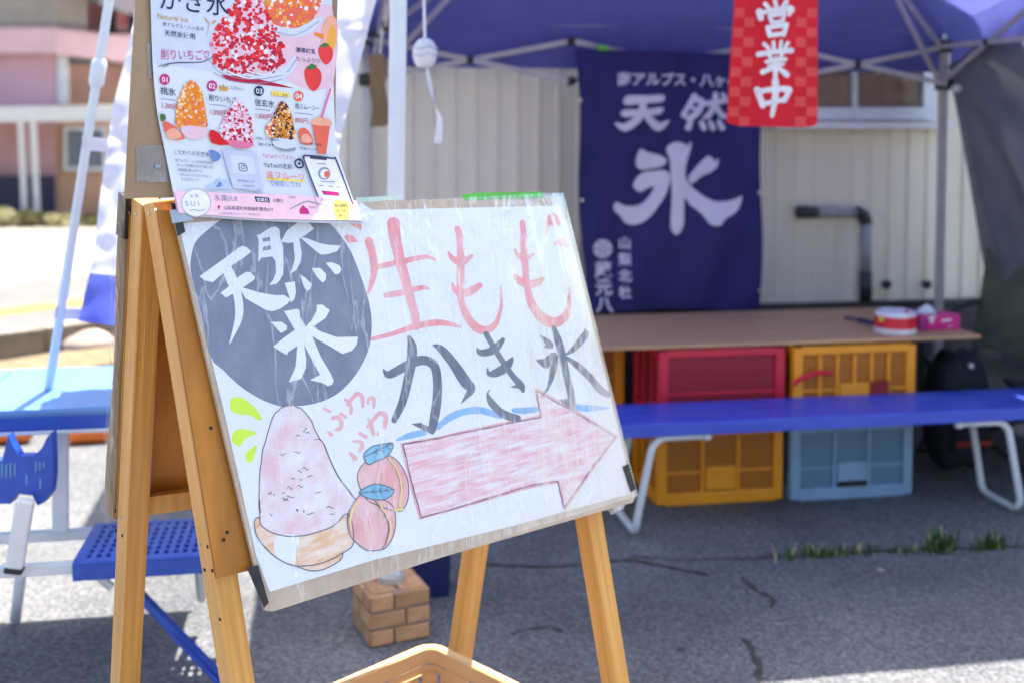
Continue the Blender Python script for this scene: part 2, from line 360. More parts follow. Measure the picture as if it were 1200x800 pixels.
# ---- flat drawing helpers: outlines and brush strokes in photo pixels, put on a surface by a callback
def smoothpts(pts, n=5, closed=False):
    out = []; N = len(pts); k = len(pts[0])
    rng = range(N) if closed else range(N - 1)
    for i in rng:
        p = [pts[(i + j) % N] if closed else pts[max(0, min(N - 1, i + j))] for j in (-1, 0, 1, 2)]
        for a in range(n):
            t = a / n; out.append(tuple(.5 * ((2 * p[1][c]) + (-p[0][c] + p[2][c]) * t + (2 * p[0][c] - 5 * p[1][c] + 4 * p[2][c] - p[3][c]) * t * t
                          + (-p[0][c] + 3 * p[1][c] - 3 * p[2][c] + p[3][c]) * t ** 3) for c in range(k)))
    if not closed: out.append(tuple(pts[-1]))
    return out
def stroke_outline(pts, n=6):
    q = smoothpts(pts, n) if len(pts) > 2 else list(pts); L = []; Rr = []
    for i, (x, y, w) in enumerate(q):
        a = q[max(0, i - 1)]; b = q[min(len(q) - 1, i + 1)]; dx, dy = b[0] - a[0], b[1] - a[1]; ln = math.hypot(dx, dy) or 1
        nx, ny = -dy / ln, dx / ln; w = max(w, .4) / 2
        L.append((x + nx * w, y + ny * w)); Rr.append((x - nx * w, y - ny * w))
    return L, Rr, q
class Flat:
    """a flat drawing: shapes in 2-D pixels, each laid a hair above the last"""
    def __init__(s, put, base=.0006, step=.00012, sub=0):
        if put is globals().get('SB'): base *= .09; step *= .09
        s.put = put; s.z = base; s.step = step; s.mb = MB(); s.sub = sub
    def tri(s, vs2, fs, mi=0, z=None):
        zz = s.z if z is None else z; cuts = s.sub
        if s.put is globals().get('PS') and max(p[1] for p in vs2) > 168:      # the curled foot of the poster needs finer pieces
            ml = max(math.dist(vs2[f[i]], vs2[f[i - 1]]) for f in fs for i in range(len(f))); cuts = max(cuts, min(7, int(ml / 5)))
        if cuts:
            bm = bmesh.new(); bv = [bm.verts.new((x, y, 0)) for x, y in vs2]
            for f in fs:
                try: bm.faces.new([bv[i] for i in f])
                except ValueError: pass
            bmesh.ops.triangulate(bm, faces=bm.faces[:])
            bmesh.ops.subdivide_edges(bm, edges=bm.edges[:], cuts=cuts, use_grid_fill=True)
            bm.verts.index_update(); vs2 = [(v.co.x, v.co.y) for v in bm.verts]; fs = [[v.index for v in f.verts] for f in bm.faces]; bm.free()
        s.mb.add([s.put(x, y, zz) for x, y in vs2], fs, mi)
        if z is None: s.z += s.step
    def up_(s, vs):
        if s.put is globals().get('PS') and max(p[1] for p in vs) > 168: s.z += s.step; return s.z + .0004
        return None
    def poly(s, pts, mi=0, smooth=0, z=None):
        pts = [(p[0], p[1]) for p in pts]
        if smooth: pts = smoothpts(pts, smooth, True)
        s.tri(pts, [tuple(t) for t in tessellate_polygon([[Vector((x, y, 0)) for x, y in pts]])], mi, z)
    def stroke(s, pts, mi=0, n=6):
        L, Rr, q = stroke_outline(pts, n); N = len(q); vs = L + Rr; fs = [(i, i + 1, N + i + 1, N + i) for i in range(N - 1)]
        for end, idx in ((0, 0), (1, N - 1)):            # round caps
            x, y, w = q[idx]; o_ = q[1] if end == 0 else q[N - 2]; a0 = math.atan2(y - o_[1], x - o_[0]); b = len(vs)
            vs += [(x + math.cos(a0 + t) * w / 2, y + math.sin(a0 + t) * w / 2) for t in [math.pi * (k / 6 - .5) for k in range(7)]]
            fs.append(tuple(range(b, b + 7)))
        s.tri(vs, fs, mi, s.up_(vs))
    def line(s, pts, w, mi=0, n=4): s.stroke([(p[0], p[1], w) for p in pts], mi, n)
    def ellipse(s, x, y, rx, ry, mi=0, rot=0, n=20, z=None):
        c, sn = math.cos(rot), math.sin(rot)
        pts = [(x + rx * math.cos(t) * c - ry * math.sin(t) * sn, y + rx * math.cos(t) * sn + ry * math.sin(t) * c) for t in [2 * math.pi * k / n for k in range(n)]]
        s.tri(pts, [tuple(range(n))], mi, z)
    def text(s, body, x, y, h, ax=(1, 0), up=(0, -1), mi=0, bold=0.0, sx=1.0, center=False):
        vs, fs, w = text2d(body, bold)
        x0 = -w / 2 if center else 0
        pv = [(x + ax[0] * (a + x0) * h * sx + up[0] * b * h, y + ax[1] * (a + x0) * h * sx + up[1] * b * h) for a, b in vs]; s.tri(pv, fs, mi, s.up_(pv))
    def make(s, name, mats, parent): return obj(name, s.mb, mats, parent)
TXT = {}
def text2d(body, bold=0.0):
    k = (body, bold)
    if k not in TXT:
        c = bpy.data.curves.new('t', 'FONT'); c.body = body; c.offset = bold; c.resolution_u = 3; c.fill_mode = 'FRONT'
        o = bpy.data.objects.new('t', c); COL.objects.link(o)
        me = bpy.data.meshes.new_from_object(o.evaluated_get(bpy.context.evaluated_depsgraph_get()))
        vs = [(v.co.x, v.co.y) for v in me.vertices]; fs = [tuple(p.vertices) for p in me.polygons]
        bpy.data.objects.remove(o); bpy.data.curves.remove(c); bpy.data.meshes.remove(me)
        TXT[k] = (vs, fs, max((v[0] for v in vs), default=0))
    return TXT[k]

# ================================================================== SETTING: ground, road, lot
def sheet(name, pts, z, m):
    mb = MB(); mb.add([(p[0], p[1], z) for p in pts], [tuple(range(len(pts)))]); return struct(name, mb, m)
mb = MB(); mb.grid(lambda a, b: Vector((-600 + 1200 * a, -200 + 1400 * b, 0)), 6, 6); struct('ground', mb, 'asphalt')
rd = Vector((math.cos(R(48)), math.sin(R(48)), 0)); rn = Vector((-rd.y, rd.x, 0))
def strip(name, near, far, z, m, a=-40, b=70):
    w = (far - near).dot(rn); sheet(name, [near + rd * a, near + rd * b, near + rd * b + rn * w, near + rd * a + rn * w], z, m)
strip('road', G(0, 394), G(0, 333), .006, 'road_asphalt')
strip('road_line', G(0, 371), G(0, 363.5), .010, 'orange_line')
lot0 = G(0, 333); sheet('parking_lot', [lot0 + rd * -40, lot0 + rd * 70, lot0 + rd * 70 + rn * 60, lot0 + rd * -40 + rn * 60], .005, 'lot_concrete')
# kerb stones along the near side of the road (each a stone), with a strip of soil in front
k0 = G(0, 424); k0.z = 0
soil = MB()
def soilf(a, b):
    p = k0 + rd * (-7 + 22 * a) + rn * (-.62 + .60 * b); p.z = .012 + .05 * math.sin(math.pi * b) * (.6 + .4 * math.sin(a * 60)) ; return p
soil.grid(soilf, 90, 6); so = struct('soil_strip', soil, 'soil')
kt = bpy.data.objects.new('kerb', None); COL.objects.link(kt); kt.location = k0; kt['kind'] = 'structure'; PM['kerb'] = Matrix.Translation(k0).inverted()
kme = None
for i in range(-8, 24):
    if kme is None:
        o = obj('kerb_stone', MB().box((0, 0, .09), (.592, .16, .18), None, .012), 'kerb_stone', kt, world=False); kme = o.data
    else: o = link('kerb_stone', kme, kt)
    o.location = rd * (i * .6) + rn * .08; o.rotation_euler = (random.uniform(-.02, .02), random.uniform(-.01, .01), R(48))
# cracks in the asphalt: shallow dirt-filled grooves
def crack(pts, w):
    q = [G(x, y) for x, y in smoothpts(pts, 6)]; mb = MB(); vs = []; fs = []
    for i, p in enumerate(q):
        t = (q[min(i + 1, len(q) - 1)] - q[max(i - 1, 0)]).normalized(); nn = Vector((-t.y, t.x, 0)); ww = w * random.uniform(.35, 1.0); j = nn * random.uniform(-.006, .006)
        vs += [p + j + nn * ww + ZUP * .004, p + j - nn * ww + ZUP * .004]
    fs = [(2 * i, 2 * i + 1, 2 * i + 3, 2 * i + 2) for i in range(len(q) - 1)]
    mb.add(vs, fs); struct('crack', mb, 'crack_dirt')
crack([(560, 661), (640, 664), (730, 657), (765, 661), (830, 674)], .010)
crack([(738, 652), (790, 655), (880, 654), (960, 648), (1060, 645), (1200, 641)], .006)
crack([(870, 676), (884, 690), (905, 702), (903, 712)], .009)
crack([(872, 748), (884, 768), (893, 800), (905, 830)], .012)
crack([(600, 742), (640, 735), (660, 742)], .005)

# ================================================================== pink house across the lot
HYD = 19.5
hs = thing('pink_house', 'pink two storey house with beige balcony railing across the road', 'house', P(0, 254, HYD) * Vector((1, 1, 0)) if False else (P(0, 254, HYD).x, HYD, 0))
back = Vector((0, 5, 0))
hr = Vector((math.cos(R(38)), math.sin(R(38)), 0)); hn = Vector((hr.y, -hr.x, 0)); hc = P(66, 150, HYD); hc.z = 0
def F(px, py, off=0): return P(px, py, HYD - off)
def Rf(px, py, off=0): return on_plane(px, py, hc + hn * off, hn)
def quad(fn, x0, x1, y0, y1, off=0): return [fn(x0, y0, off), fn(x1, y0, off), fn(x1, y1, off), fn(x0, y1, off)]
def zero(pts):                      # let the two lowest corners stand on the ground
    a = [p.copy() for p in pts]; a[2].z = 0; a[3].z = 0; return a
obj('wall', MB().prism(zero(quad(F, -260, 66, 58, 262)), back), 'pink_wall', hs)
obj('side_wall', MB().prism(zero(quad(Rf, 66.5, 330, 40, 262)), -hn * 3), 'tan_wall', hs)
obj('parapet', MB().prism(quad(F, -260, 66, 33, 62, .35), Vector((0, .5, 0))), 'pink_trim', hs)
obj('parapet', MB().prism([Rf(66, 34, .36), Rf(300, 58, .36), Rf(300, 92, .36), Rf(66, 63, .36)], -hn * .5), 'pink_trim', hs)
obj('upper_wall', MB().prism(quad(F, -260, 66, -120, 34, -1.2), back), 'rail_beige', hs)
obj('upper_wall', MB().prism([Rf(66, -120, -1.2), Rf(300, -120, -1.2), Rf(300, 60, -1.2), Rf(66, 60, -1.2)], -hn * 2), 'pink_wall', hs)
obj('roof', MB().prism([F(-260, -150, .8), F(96, -150, .8), F(118, 6, .8), F(93, -6, .8), F(60, -70, .8), F(-260, -70, .8)], Vector((0, 4, 0))), 'roof_grey', hs)
sl = None
for i in range(22):
    x = -60 + i * 7.4
    if x < 64: pts = [F(x, -60, .2), F(x + 5.2, -60, .2), F(x + 5.2, 33, .2), F(x, 33, .2)]
    else:
        yb = 34 + (x - 66) * .11; pts = [Rf(x, -60, .2), Rf(x + 5.2, -60, .2), Rf(x + 5.2, yb, .2), Rf(x, yb, .2)]
    obj('rail_slat', MB().prism(pts, Vector((0, .04, 0))), 'rail_beige', hs)
obj('post', MB().prism(quad(F, 67, 77, 62, 122, .05), Vector((0, .25, 0))), 'gutter_white', hs)
w1 = obj('window', MB().prism(quad(Rf, 78, 180, 66, 121, .04), -hn * .03), 'brown_wall', hs)
obj('window_head', MB().prism(quad(Rf, 78, 180, 64, 76, .08), -hn * .04), 'roof_grey', w1)
w2 = obj('window', MB().prism(quad(Rf, 78, 121, 152, 197, .02), -hn * .02), 'blue_glass', hs)
fr = MB()
for (a, b, c, g) in ((75, 78.5, 149, 200), (120.5, 124, 149, 200), (78.5, 120.5, 149, 152.5), (78.5, 120.5, 196.5, 200), (98, 100.5, 152.5, 196.5)):
    fr.prism(quad(Rf, a, b, c, g, .06), -hn * .05)
obj('frame', fr, 'aluminium', w2)
w3 = obj('window', MB().prism(quad(Rf, 129, 160, 4, 46, -1.1), -hn * .03), 'navy_fence', hs)
obj('poster', MB().prism(quad(Rf, 136, 150, 10, 36, -1.08), -hn * .01), 'p_blush', w3)
obj('poster_mark', MB().prism(quad(Rf, 142, 147, 20, 32, -1.075), -hn * .004), 'p_rose', w3)
cp = thing('carport', 'white carport beam on thin posts in front of the pink house', 'carport', (P(28, 258, 17.9).x, 17.9, 0))
obj('roof', MB().prism([P(-260, 128, 17.9), P(230, 123, 17.9), P(230, 141, 17.9), P(-260, 146, 17.9)], Vector((0, 1.5, .05))), 'gutter_white', cp)
for x0, x1 in ((21, 28), (36, 42), (-110, -103), (196, 203)):
    a = P((x0 + x1) / 2, 142, 17.95); b = P((x0 + x1) / 2 + 5, 258, 17.95); b.z = 0
    obj('post', MB().tube([a, b], .055, 8), 'gutter_white', cp)
fn = thing('slat_fence', 'dark navy fence below the carport of the pink house', 'fence', (P(20, 250, 18.9).x, 18.9, 0))
for i in range(20):
    x = -130 + i * 9.7; q = [P(x, 206, 18.9), P(x + 9.2, 206, 18.9), P(x + 9.2, 243, 18.9), P(x, 243, 18.9)]; q[2].z = q[3].z = 0
    obj('board', MB().prism(q, Vector((0, .04, 0))), 'navy_fence', fn)
def shrub(label, px, Y, rx, h, leafm, n=520):
    c = P(px, 300, Y); c.z = 0
    t = thing('shrub', label, 'shrub', c, group='low shrubs by the carport')
    mb = MB(); rnd = random.Random(int(px * 7))
    for _ in range(n):
        a = rnd.uniform(0, 6.283); r = rx * rnd.random() ** .5 * (.8 + .3 * math.sin(3 * a)); z = h * rnd.random() * max(.2, 1 - (r / rx) ** 2 * .7)
        p = c + Vector((r * math.cos(a), r * math.sin(a) * .7, z + .03)); q = Vector((rnd.uniform(-1, 1), rnd.uniform(-1, 1), rnd.uniform(-.2, 1))).normalized(); s = q.orthogonal().normalized()
        L = rnd.uniform(.05, .11); W = L * .4
        mb.add([p, p + q * L * .5 + s * W, p + q * L, p + q * L * .5 - s * W], [(0, 1, 2, 3)])
    obj('foliage', mb, leafm, t)['kind'] = 'stuff'
    st = MB()
    for k in range(5): a = k * 1.3; st.tube([c, c + Vector((math.cos(a) * rx * .4, math.sin(a) * rx * .3, h * .6))], [.02, .008], 5)
    obj('stem', st, 'soil', t)
shrub('yellowish low shrub by the left carport post, nearest the frame edge', 4, 17.2, .40, .26, 'dry_blade', 240)
shrub('small yellowish shrub just right of the slanted carport post', 38, 17.3, .34, .20, 'shrub_leaf')
shrub('flat dry shrub in front of the tan house wall', 78, 17.4, .5, .14, 'dry_blade')
shrub('dark low shrub half hidden by the white flag', 112, 17.5, .4, .14, 'shrub_leaf')
# rock and orange pads on the lot
def boulder(name, label, c, r, m, seed):
    bm = bmesh.new(); bmesh.ops.create_icosphere(bm, subdivisions=3, radius=1); rnd = random.Random(seed); ph = [rnd.uniform(0, 6) for _ in range(6)]
    for v in bm.verts:
        k = 1 + .12 * math.sin(3 * v.co.x + ph[0]) * math.cos(2.5 * v.co.y + ph[1]) + .08 * math.sin(6 * v.co.z + ph[2])
        v.co = Vector((v.co.x * r[0] * k, v.co.y * r[1] * k, max(-.3, v.co.z) * r[2] * k))
    bm.verts.index_update(); mb = MB().add([c + v.co + ZUP * .3 * r[2] for v in bm.verts], [[v.index for v in f.verts] for f in bm.faces]); bm.free()
    return tag(obj(name, mb, m, smooth=True), label, 'rock')
c = G(104, 415); boulder('boulder', 'pale pinkish boulder beside the kerb, half behind the sign stand', c, (.16, .13, .13), 'rock', 2)
def pad(label, x0, x1, y):
    a = G(x0, y); b = G(x1, y - 3); r = .045; a.z = b.z = r
    mb = MB(); n = 10; pts = [a.lerp(b, i / n) for i in range(n + 1)]; mb.tube(pts, [r * (.55 if i in (0, n) else .95 + .05 * (i % 2)) for i in range(n + 1)], 12)
    tag(obj('marker_tube', mb, 'orange_plastic', smooth=True), label, 'plastic tube')
pad('orange plastic tube on the ground under the blue table, at the left', -40, 38, 521)
pad('short orange plastic tube on the ground beside the rear cardboard', 80, 130, 520)

# ================================================================== shed behind the tent
FLb = G(458, 738); BRb = P(1100, 365, 5.35); BRb.z = 0
TW = (BRb - FLb).dot(d); TD = (BRb - FLb).dot(e); BLb = FLb + e * TD; FRb = FLb + d * TW
wp = BRb + e * .27
def W(px, py, off=0.0): return on_plane(px, py, wp - e * off, e)
sL = (W(330, 200) - wp).dot(d); sR = (W(1200, 200) - wp).dot(d) + 1.4; NP = int(round((sR - sL) / .3)); pw = (sR - sL) / NP
shed = thing('shed', 'beige ribbed metal shed wall behind the tent', 'shed', wp + d * ((sL + sR) / 2), TA)
zb, zt = .575, 2.75
prof = [(0, 0), (.068, 0), (.074, .011), (.094, .011), (.1, 0), (.168, 0), (.174, .011), (.194, .011), (.2, 0), (.268, 0), (.274, .011), (.294, .011), (.3, 0)]
pmb = MB(); vs = [Vector((x * pw / .3, -y, z)) for z in (zb, zt) for x, y in prof] + [Vector((pw, .012, zb)), Vector((0, .012, zb)), Vector((pw, .012, zt)), Vector((0, .012, zt))]
n = len(prof); pmb.add(vs, [(i, i + 1, n + i + 1, n + i) for i in range(n - 1)] + [tuple(range(n)) + (2 * n, 2 * n + 1), (2 * n + 1, 2 * n, 2 * n + 2, 2 * n + 3)])
pan = None
half = (sR - sL) / 2
for i in range(NP):
    if pan is None: o = obj('siding_panel', pmb, 'siding', shed, world=False); pan = o.data
    else: o = link('siding_panel', pan, shed)
    o.location = (-half + i * pw + .0015, random.uniform(-.002, .002), 0)
obj('body', MB().box((0, 1.55, 1.36), (2 * half - .02, 3.0, 2.72)), 'concrete', shed, world=False)
obj('plinth', MB().box((0, -.04, .285), (2 * half + .05, .14, .57), None, .01), 'dark_concrete', shed, world=False)
obj('base_trim', MB().box((0, -.03, .588), (2 * half + .03, .05, .03), None, .004), 'pvc_black', shed, world=False)
obj('roof', MB().box((0, 1.45, 2.83), (2 * half + .3, 3.5, .09), Matrix.Rotation(R(4), 3, 'X'), .01), 'roof_grey', shed, world=False)
# window
win = obj('window', MB().prism([W(930, 88, .055), W(1096, 88, .055), W(1096, 139, .055), W(930, 139, .055)], e * .012), 'brown_curtain', shed)
obj('pane', MB().prism([W(932, 90, .075), W(1094, 90, .075), W(1094, 138, .075), W(932, 138, .075)], e * .004), 'window_glass', win)
fm = MB()
for a, b, c_, g in ((918, 932, 70, 142), (1083, 1097, 70, 142), (1000, 1005, 84, 128)): fm.prism([W(a, c_, .10), W(b, c_, .10), W(b, g, .10), W(a, g, .10)], e * .07)
fm.prism([W(918, 126, .11), W(1097, 126, .11), W(1097, 141, .11), W(918, 141, .11)], e * .08)
fm.prism([W(918, 60, .11), W(1097, 60, .11), W(1097, 72, .11), W(918, 72, .11)], e * .08)
obj('frame', fm, 'aluminium', win)
obj('sill', MB().prism([W(908, 143, .13), W(1118, 143, .13), W(1118, 151, .13), W(908, 151, .13)], e * .12), 'white_paint', win)
# drain pipe
dp = thing('drain_pipe', 'grey and black drain pipe bent down the shed wall', 'pipe', W(1014, 352, .05))
def pt(px, py, off=.055): return W(px, py, off)
obj('coupling', MB().tube([pt(934, 249), pt(957, 249)], .030, 16), 'pvc_black', dp, smooth=True)
obj('horizontal_pipe', MB().tube([pt(957, 249), pt(1003, 249)], .026, 16), 'pvc_grey', dp, smooth=True)
ce = pt(1003, 262); el = [pt(1003 + 11.5 * math.sin(t), 262 - 13 * math.cos(t)) for t in [math.pi / 2 * k / 8 for k in range(9)]]
obj('elbow', MB().tube(el, .031, 16), 'pvc_black', dp, smooth=True)
obj('vertical_pipe', MB().tube([pt(1014.5, 262), pt(1014.5, 322)], .026, 16), 'pvc_grey', dp, smooth=True)
obj('lower_pipe', MB().tube([pt(1014.5, 318), pt(1014.5, 352)], .031, 16), 'pvc_black', dp, smooth=True)
for px, lab in ((1038, 'small black round vent knob on the shed wall right of the pipe'), (1085, 'small black hook box on the shed wall beside the tent pole')):
    c0 = W(px, 333, .012); b = MB(); b.tube([c0, c0 - e * .02], .022, 14); b.tube([c0 - e * .02, c0 - e * .03], [.022, .012], 14); tag(obj('wall_knob', b, 'pvc_black'), lab, 'knob')
ds = MB(); a = W(428, 60, .05); b = W(428, 300, .05); b.z = .1; ds.tube([a, b], .014, 10); ds.box(a.lerp(b, .5), (.05, .08, .03)); tag(obj('downspout', ds, 'pvc_grey'), 'thin dark downspout on the shed wall left of the white tent pole', 'pipe')

# ================================================================== tent
zf, zk = 2.22, 1.90                                   # front legs are drawn out longer than the rear ones
tent = thing('tent', 'pop-up tent with navy canopy on pale square poles', 'tent', (FLb + BRb) / 2)
Ctop = {'FL': FLb + ZUP * zf, 'FR': FRb + ZUP * zf, 'BL': BLb + ZUP * zk, 'BR': BRb + ZUP * zk}
Ctop['FL'] = P(469.5, 40, FLb.y + .17); Ctop['FL'].z = zf; Ctop['FR'] += e * .17
peak = (FLb + FRb + BLb + BRb) / 4 + ZUP * 2.95
def square_pole(name, a, b, s, m): return obj(name, MB().beam(a, b, s, s, d, .004), m, tent)
square_pole('pole', FLb + ZUP * .02, Ctop['FL'], .048, 'pole_white')
square_pole('pole', BRb, Ctop['BR'], .034, 'grey_frame')
square_pole('pole', BLb, Ctop['BL'], .030, 'grey_frame')
square_pole('pole', FRb, Ctop['FR'], .040, 'pole_white')
for k in ('BR', 'BL', 'FR', 'FL'):
    for dz in (-.04, -.22):
        obj('joint', MB().box(Ctop[k] + ZUP * dz, (.062, .062, .055), Matrix.Rotation(TA, 3, 'Z'), .008), 'black_joint', tent)
# canopy: four sagging panels and hanging valances
def panel(A, B, C):
    def fn(u, v):
        p = A.lerp(B, u).lerp(C, v); sag = -.05 * math.sin(math.pi * u) * math.sin(math.pi * min(1, v * 1.1)); return p + ZUP * (sag + .004 * math.sin(u * 22 + v * 9) * math.sin(math.pi * u)) + ZUP * .03
    return MB().grid(fn, 24, 16)
order = [('FL', 'FR'), ('FR', 'BR'), ('BR', 'BL'), ('BL', 'FL')]
for a, b in order: obj('canopy_panel', panel(Ctop[a], Ctop[b], peak), 'canopy_navy', tent, smooth=True)
for a, b in order:
    A, B = Ctop[a], Ctop[b]; nn = (B - A).cross(ZUP).normalized()
    def vf(u, v): return A.lerp(B, u) + ZUP * (.03 - .19 * v) + nn * (.03 * min(1, v * 3) - .002 + .008 * math.sin(u * 40) * v)
    obj('valance', MB().grid(vf, 48, 4), 'canopy_navy', tent, smooth=True)
# scissor trusses
def truss(A, B, n, inset):
    for i in range(n):
        for s in (0, 1):
            a = A.lerp(B, i / n) + ZUP * (-.04 if s else -.22); b = A.lerp(B, (i + 1) / n) + ZUP * (-.22 if s else -.04)
            obj('truss_bar', MB().beam(a + inset * (1 + .45 * s), b + inset * (1 + .45 * s), .011, .024, ZUP.cross(b - a), .002), 'grey_frame', tent)
        c_ = A.lerp(B, (i + .5) / n) - ZUP * .13 + inset * 1.2; obj('joint', MB().box(c_, (.032, .03, .032), Matrix.Rotation(TA, 3, 'Z'), .006), 'black_joint', tent)
        if i: 
            for dz in (-.04, -.22): obj('joint', MB().box(A.lerp(B, i / n) + ZUP * dz + inset * 1.2, (.034, .03, .04), Matrix.Rotation(TA, 3, 'Z'), .006), 'black_joint', tent)
truss(Ctop['BL'], Ctop['BR'], 3, -e * .022); truss(Ctop['BR'], Ctop['FR'], 2, -d * .022)
truss(Ctop['BL'], Ctop['FL'], 2, d * .022); truss(Ctop['FL'], Ctop['FR'], 3, e * .022)
for k in ('FL', 'FR', 'BL', 'BR'):
    c_ = Ctop[k]; md = c_.lerp(peak, .36) - ZUP * .10; inn = (peak - c_); inn.z = 0; inn.normalize()
    for a, b in ((c_ - ZUP * .04, md), (c_ - ZUP * .22, md), (md, peak - ZUP * .16)):
        obj('rafter', MB().beam(a + inn * .03, b, .012, .024, inn.cross(ZUP), .002), 'grey_frame', tent)
    obj('joint', MB().box(md, (.035, .035, .04), None, .006), 'black_joint', tent)
obj('peak_hub', MB().tube([peak - ZUP * .22, peak - ZUP * .02], .04, 12), 'black_joint', tent)
# grey side curtain on the right of the tent, pulled towards the front
A, B = Ctop['BR'] - ZUP * .13, Ctop['FR'] - ZUP * .03
def curtain(u, v):
    start = .004 + .012 * v
    s = start + (1.0 - start) * u
    top = A.lerp(B, s); p = top + ZUP * (-(top.z - .05) * v)
    ang = math.atan2(v + .05, s + .02); r = math.hypot(s, v)
    fold = .11 * math.sin(ang * 13 + .6 * math.sin(r * 9)) * min(1, r * 3.0) * (1 - .35 * v) + .03 * math.sin(s * 46 + 7 * v) * v + .012 * math.sin(ang * 41)
    edge = .05 * math.exp(-u * 26) * math.sin(v * 9)
    return p + d * (.02 + .36 * v + .5 * fold * min(1, u * 6 + .15))
sw = obj('side_curtain', MB().grid(curtain, 70, 46), 'side_wall_grey', smooth=True)
tag(sw, 'grey tent side curtain hanging in folds at the right edge', 'curtain')
bl = MB(); c0 = Ctop['BR'] - ZUP * .24 - e * .06 + d * .035; bl.lathe(c0 - ZUP * .02, [(.006, 0), (.02, .006), (.026, .02), (.02, .034), (.006, .04)], 14); tag(obj('ball_tie', bl, 'white_paint', smooth=True), 'white round ball tie at the top of the rear right tent pole', 'ball tie')

# ---- navy banner on the rear truss
bp0 = BRb - e * .075
def NB(px, py, lift=0.0):
    p = on_plane(px, py, bp0, e); a = (p - bp0).dot(d); z = p.z
    f = .012 * math.sin(a * 9 + z * 3.0) + .016 * math.sin(a * 4.0 - z * 5.0 + 1) + .006 * math.sin(a * 21 - z * 9)
    return p + e * (f - lift)
bn = thing('ice_banner', 'navy cloth banner with large white lettering hung on the rear tent truss', 'banner', NB(783, 362))
def nbf(u, v):
    x0 = 674 + 12 * v + 2.5 * math.sin(v * 8); x1 = 893.5 - 2 * v + 1.2 * math.sin(v * 11); return NB(x0 + (x1 - x0) * u, 58 + 6 * u + (305 - 6 * u) * v + 1.5 * math.sin(u * 9) * v)
obj('cloth', MB().grid(nbf, 60, 70), 'banner_navy', bn, smooth=True)
def nflat(): return Flat(NB, base=.0045, step=.0003, sub=2)
M_ = lambda pts: zc(710, 150, 5.717, pts); L_ = lambda pts: zc(710, 60, 5.0, pts)
f = nflat()
f.poly(M_([(205,220),(215,175),(240,142),(285,165),(350,180),(400,205),(405,235),(370,262),(300,275),(240,282),(210,255)]), 0, 3)
f.poly(M_([(192,385),(215,335),(260,300),(330,290),(395,285),(425,310),(430,350),(400,450),(330,560),(270,625),(200,652),(140,640),(110,600),(65,555),(62,515),(85,500),(140,525),(210,525),(265,500),(310,440),(330,395),(290,405),(240,432),(205,410)]), 0, 3)
f.poly(M_([(408,150),(425,115),(470,95),(520,105),(545,120),(562,95),(570,105),(560,160),(535,240),(530,330),(560,380),(640,450),(720,490),(800,490),(870,470),(905,455),(890,520),(850,570),(790,605),(760,645),(720,655),(680,635),(630,570),(560,515),(525,470),(520,560),(518,640),(495,700),(465,715),(435,680),(432,600),(440,450),(435,330),(430,220)]), 0, 3)
f.poly(M_([(550,330),(600,265),(650,215),(685,190),(715,200),(735,225),(760,205),(750,260),(710,295),(640,325),(590,365),(560,370)]), 0, 3)
f.make('character', 'banner_white', bn)
f = nflat()
f.poly(L_([(100,290),(125,262),(230,262),(320,258),(338,280),(310,302),(210,308),(130,318),(105,312)]), 0, 3)
f.poly(L_([(85,368),(110,345),(230,342),(320,330),(332,350),(300,374),(200,380),(110,388)]), 0, 3)
f.stroke(L_([(210,300,42),(205,360,44),(170,410,46),(110,448,46),(60,425,14)])); f.stroke(L_([(220,360,40),(260,410,44),(310,445,50),(365,410,12)]))
f.make('character', 'banner_white', bn)
f = nflat()
f.stroke(L_([(520,265,36),(480,330,30),(455,375,34)])); f.stroke(L_([(510,290,30),(560,290,34),(545,350,36),(490,395,36),(470,390,14)])); f.stroke(L_([(500,330,22),(535,345,22)]))
f.stroke(L_([(585,310,30),(650,300,32),(710,290,32)])); f.stroke(L_([(645,255,34),(640,320,36),(600,380,34),(570,390,12)])); f.stroke(L_([(650,320,30),(680,370,34),(712,385,28)])); f.stroke(L_([(690,255,24),(706,272,24)]))
for (x, y, x2, y2) in ((495, 415, 480, 450), (560, 420, 575, 452), (615, 420, 632, 452), (670, 415, 690, 450)): f.stroke(L_([(x, y, 30), (x2, y2, 36)]))
f.make('character', 'banner_white', bn)
f = nflat(); f.text('南アルプス・八ヶ岳', 722, 99, 16.4, (1, .012), (0, -1), 0, .028); f.make('small_lettering', 'banner_white', bn)
f = nflat()
for i, ch in enumerate('山梨北杜'): f.text(ch, 726 - .5 * i, 291 + 19.0 * i, 15, bold=.03)
f.make('small_lettering', 'banner_white', bn)
f = nflat()
for i, ch in enumerate('蔵元八'): f.text(ch, 697 + i * .3, 324 + 20 * i, 20, bold=.03)
f.make('small_lettering', 'banner_white', bn)
f = nflat(); f.ellipse(707, 292, 11.5, 11, 0, n=28)
f.make('emblem', 'banner_white', bn)
f = Flat(NB, base=.006, step=.0003); 
for k in range(6):
    a = k * math.pi / 3; f.line([(707 + 3 * math.cos(a), 292 + 3 * math.sin(a)), (707 + 9 * math.cos(a), 292 + 9 * math.sin(a))], 1.3)
f.make('emblem_mark', 'banner_navy', bn)
for x, y in ((679, 118), (682, 235), (890, 226), (889, 340), (880, 64)):
    p = NB(x, y, .004); b = MB(); b.tube([p, p - e * .006], .008, 10); obj('eyelet', b, 'steel', bn)
gp = MB(); p = NB(705, 57, .02); gp.box(p, (.05, .03, .022), Matrix.Rotation(TA, 3, 'Z'), .005); tag(obj('clip', gp, 'green_wrap'), 'green clip holding the navy banner on the truss', 'clip')

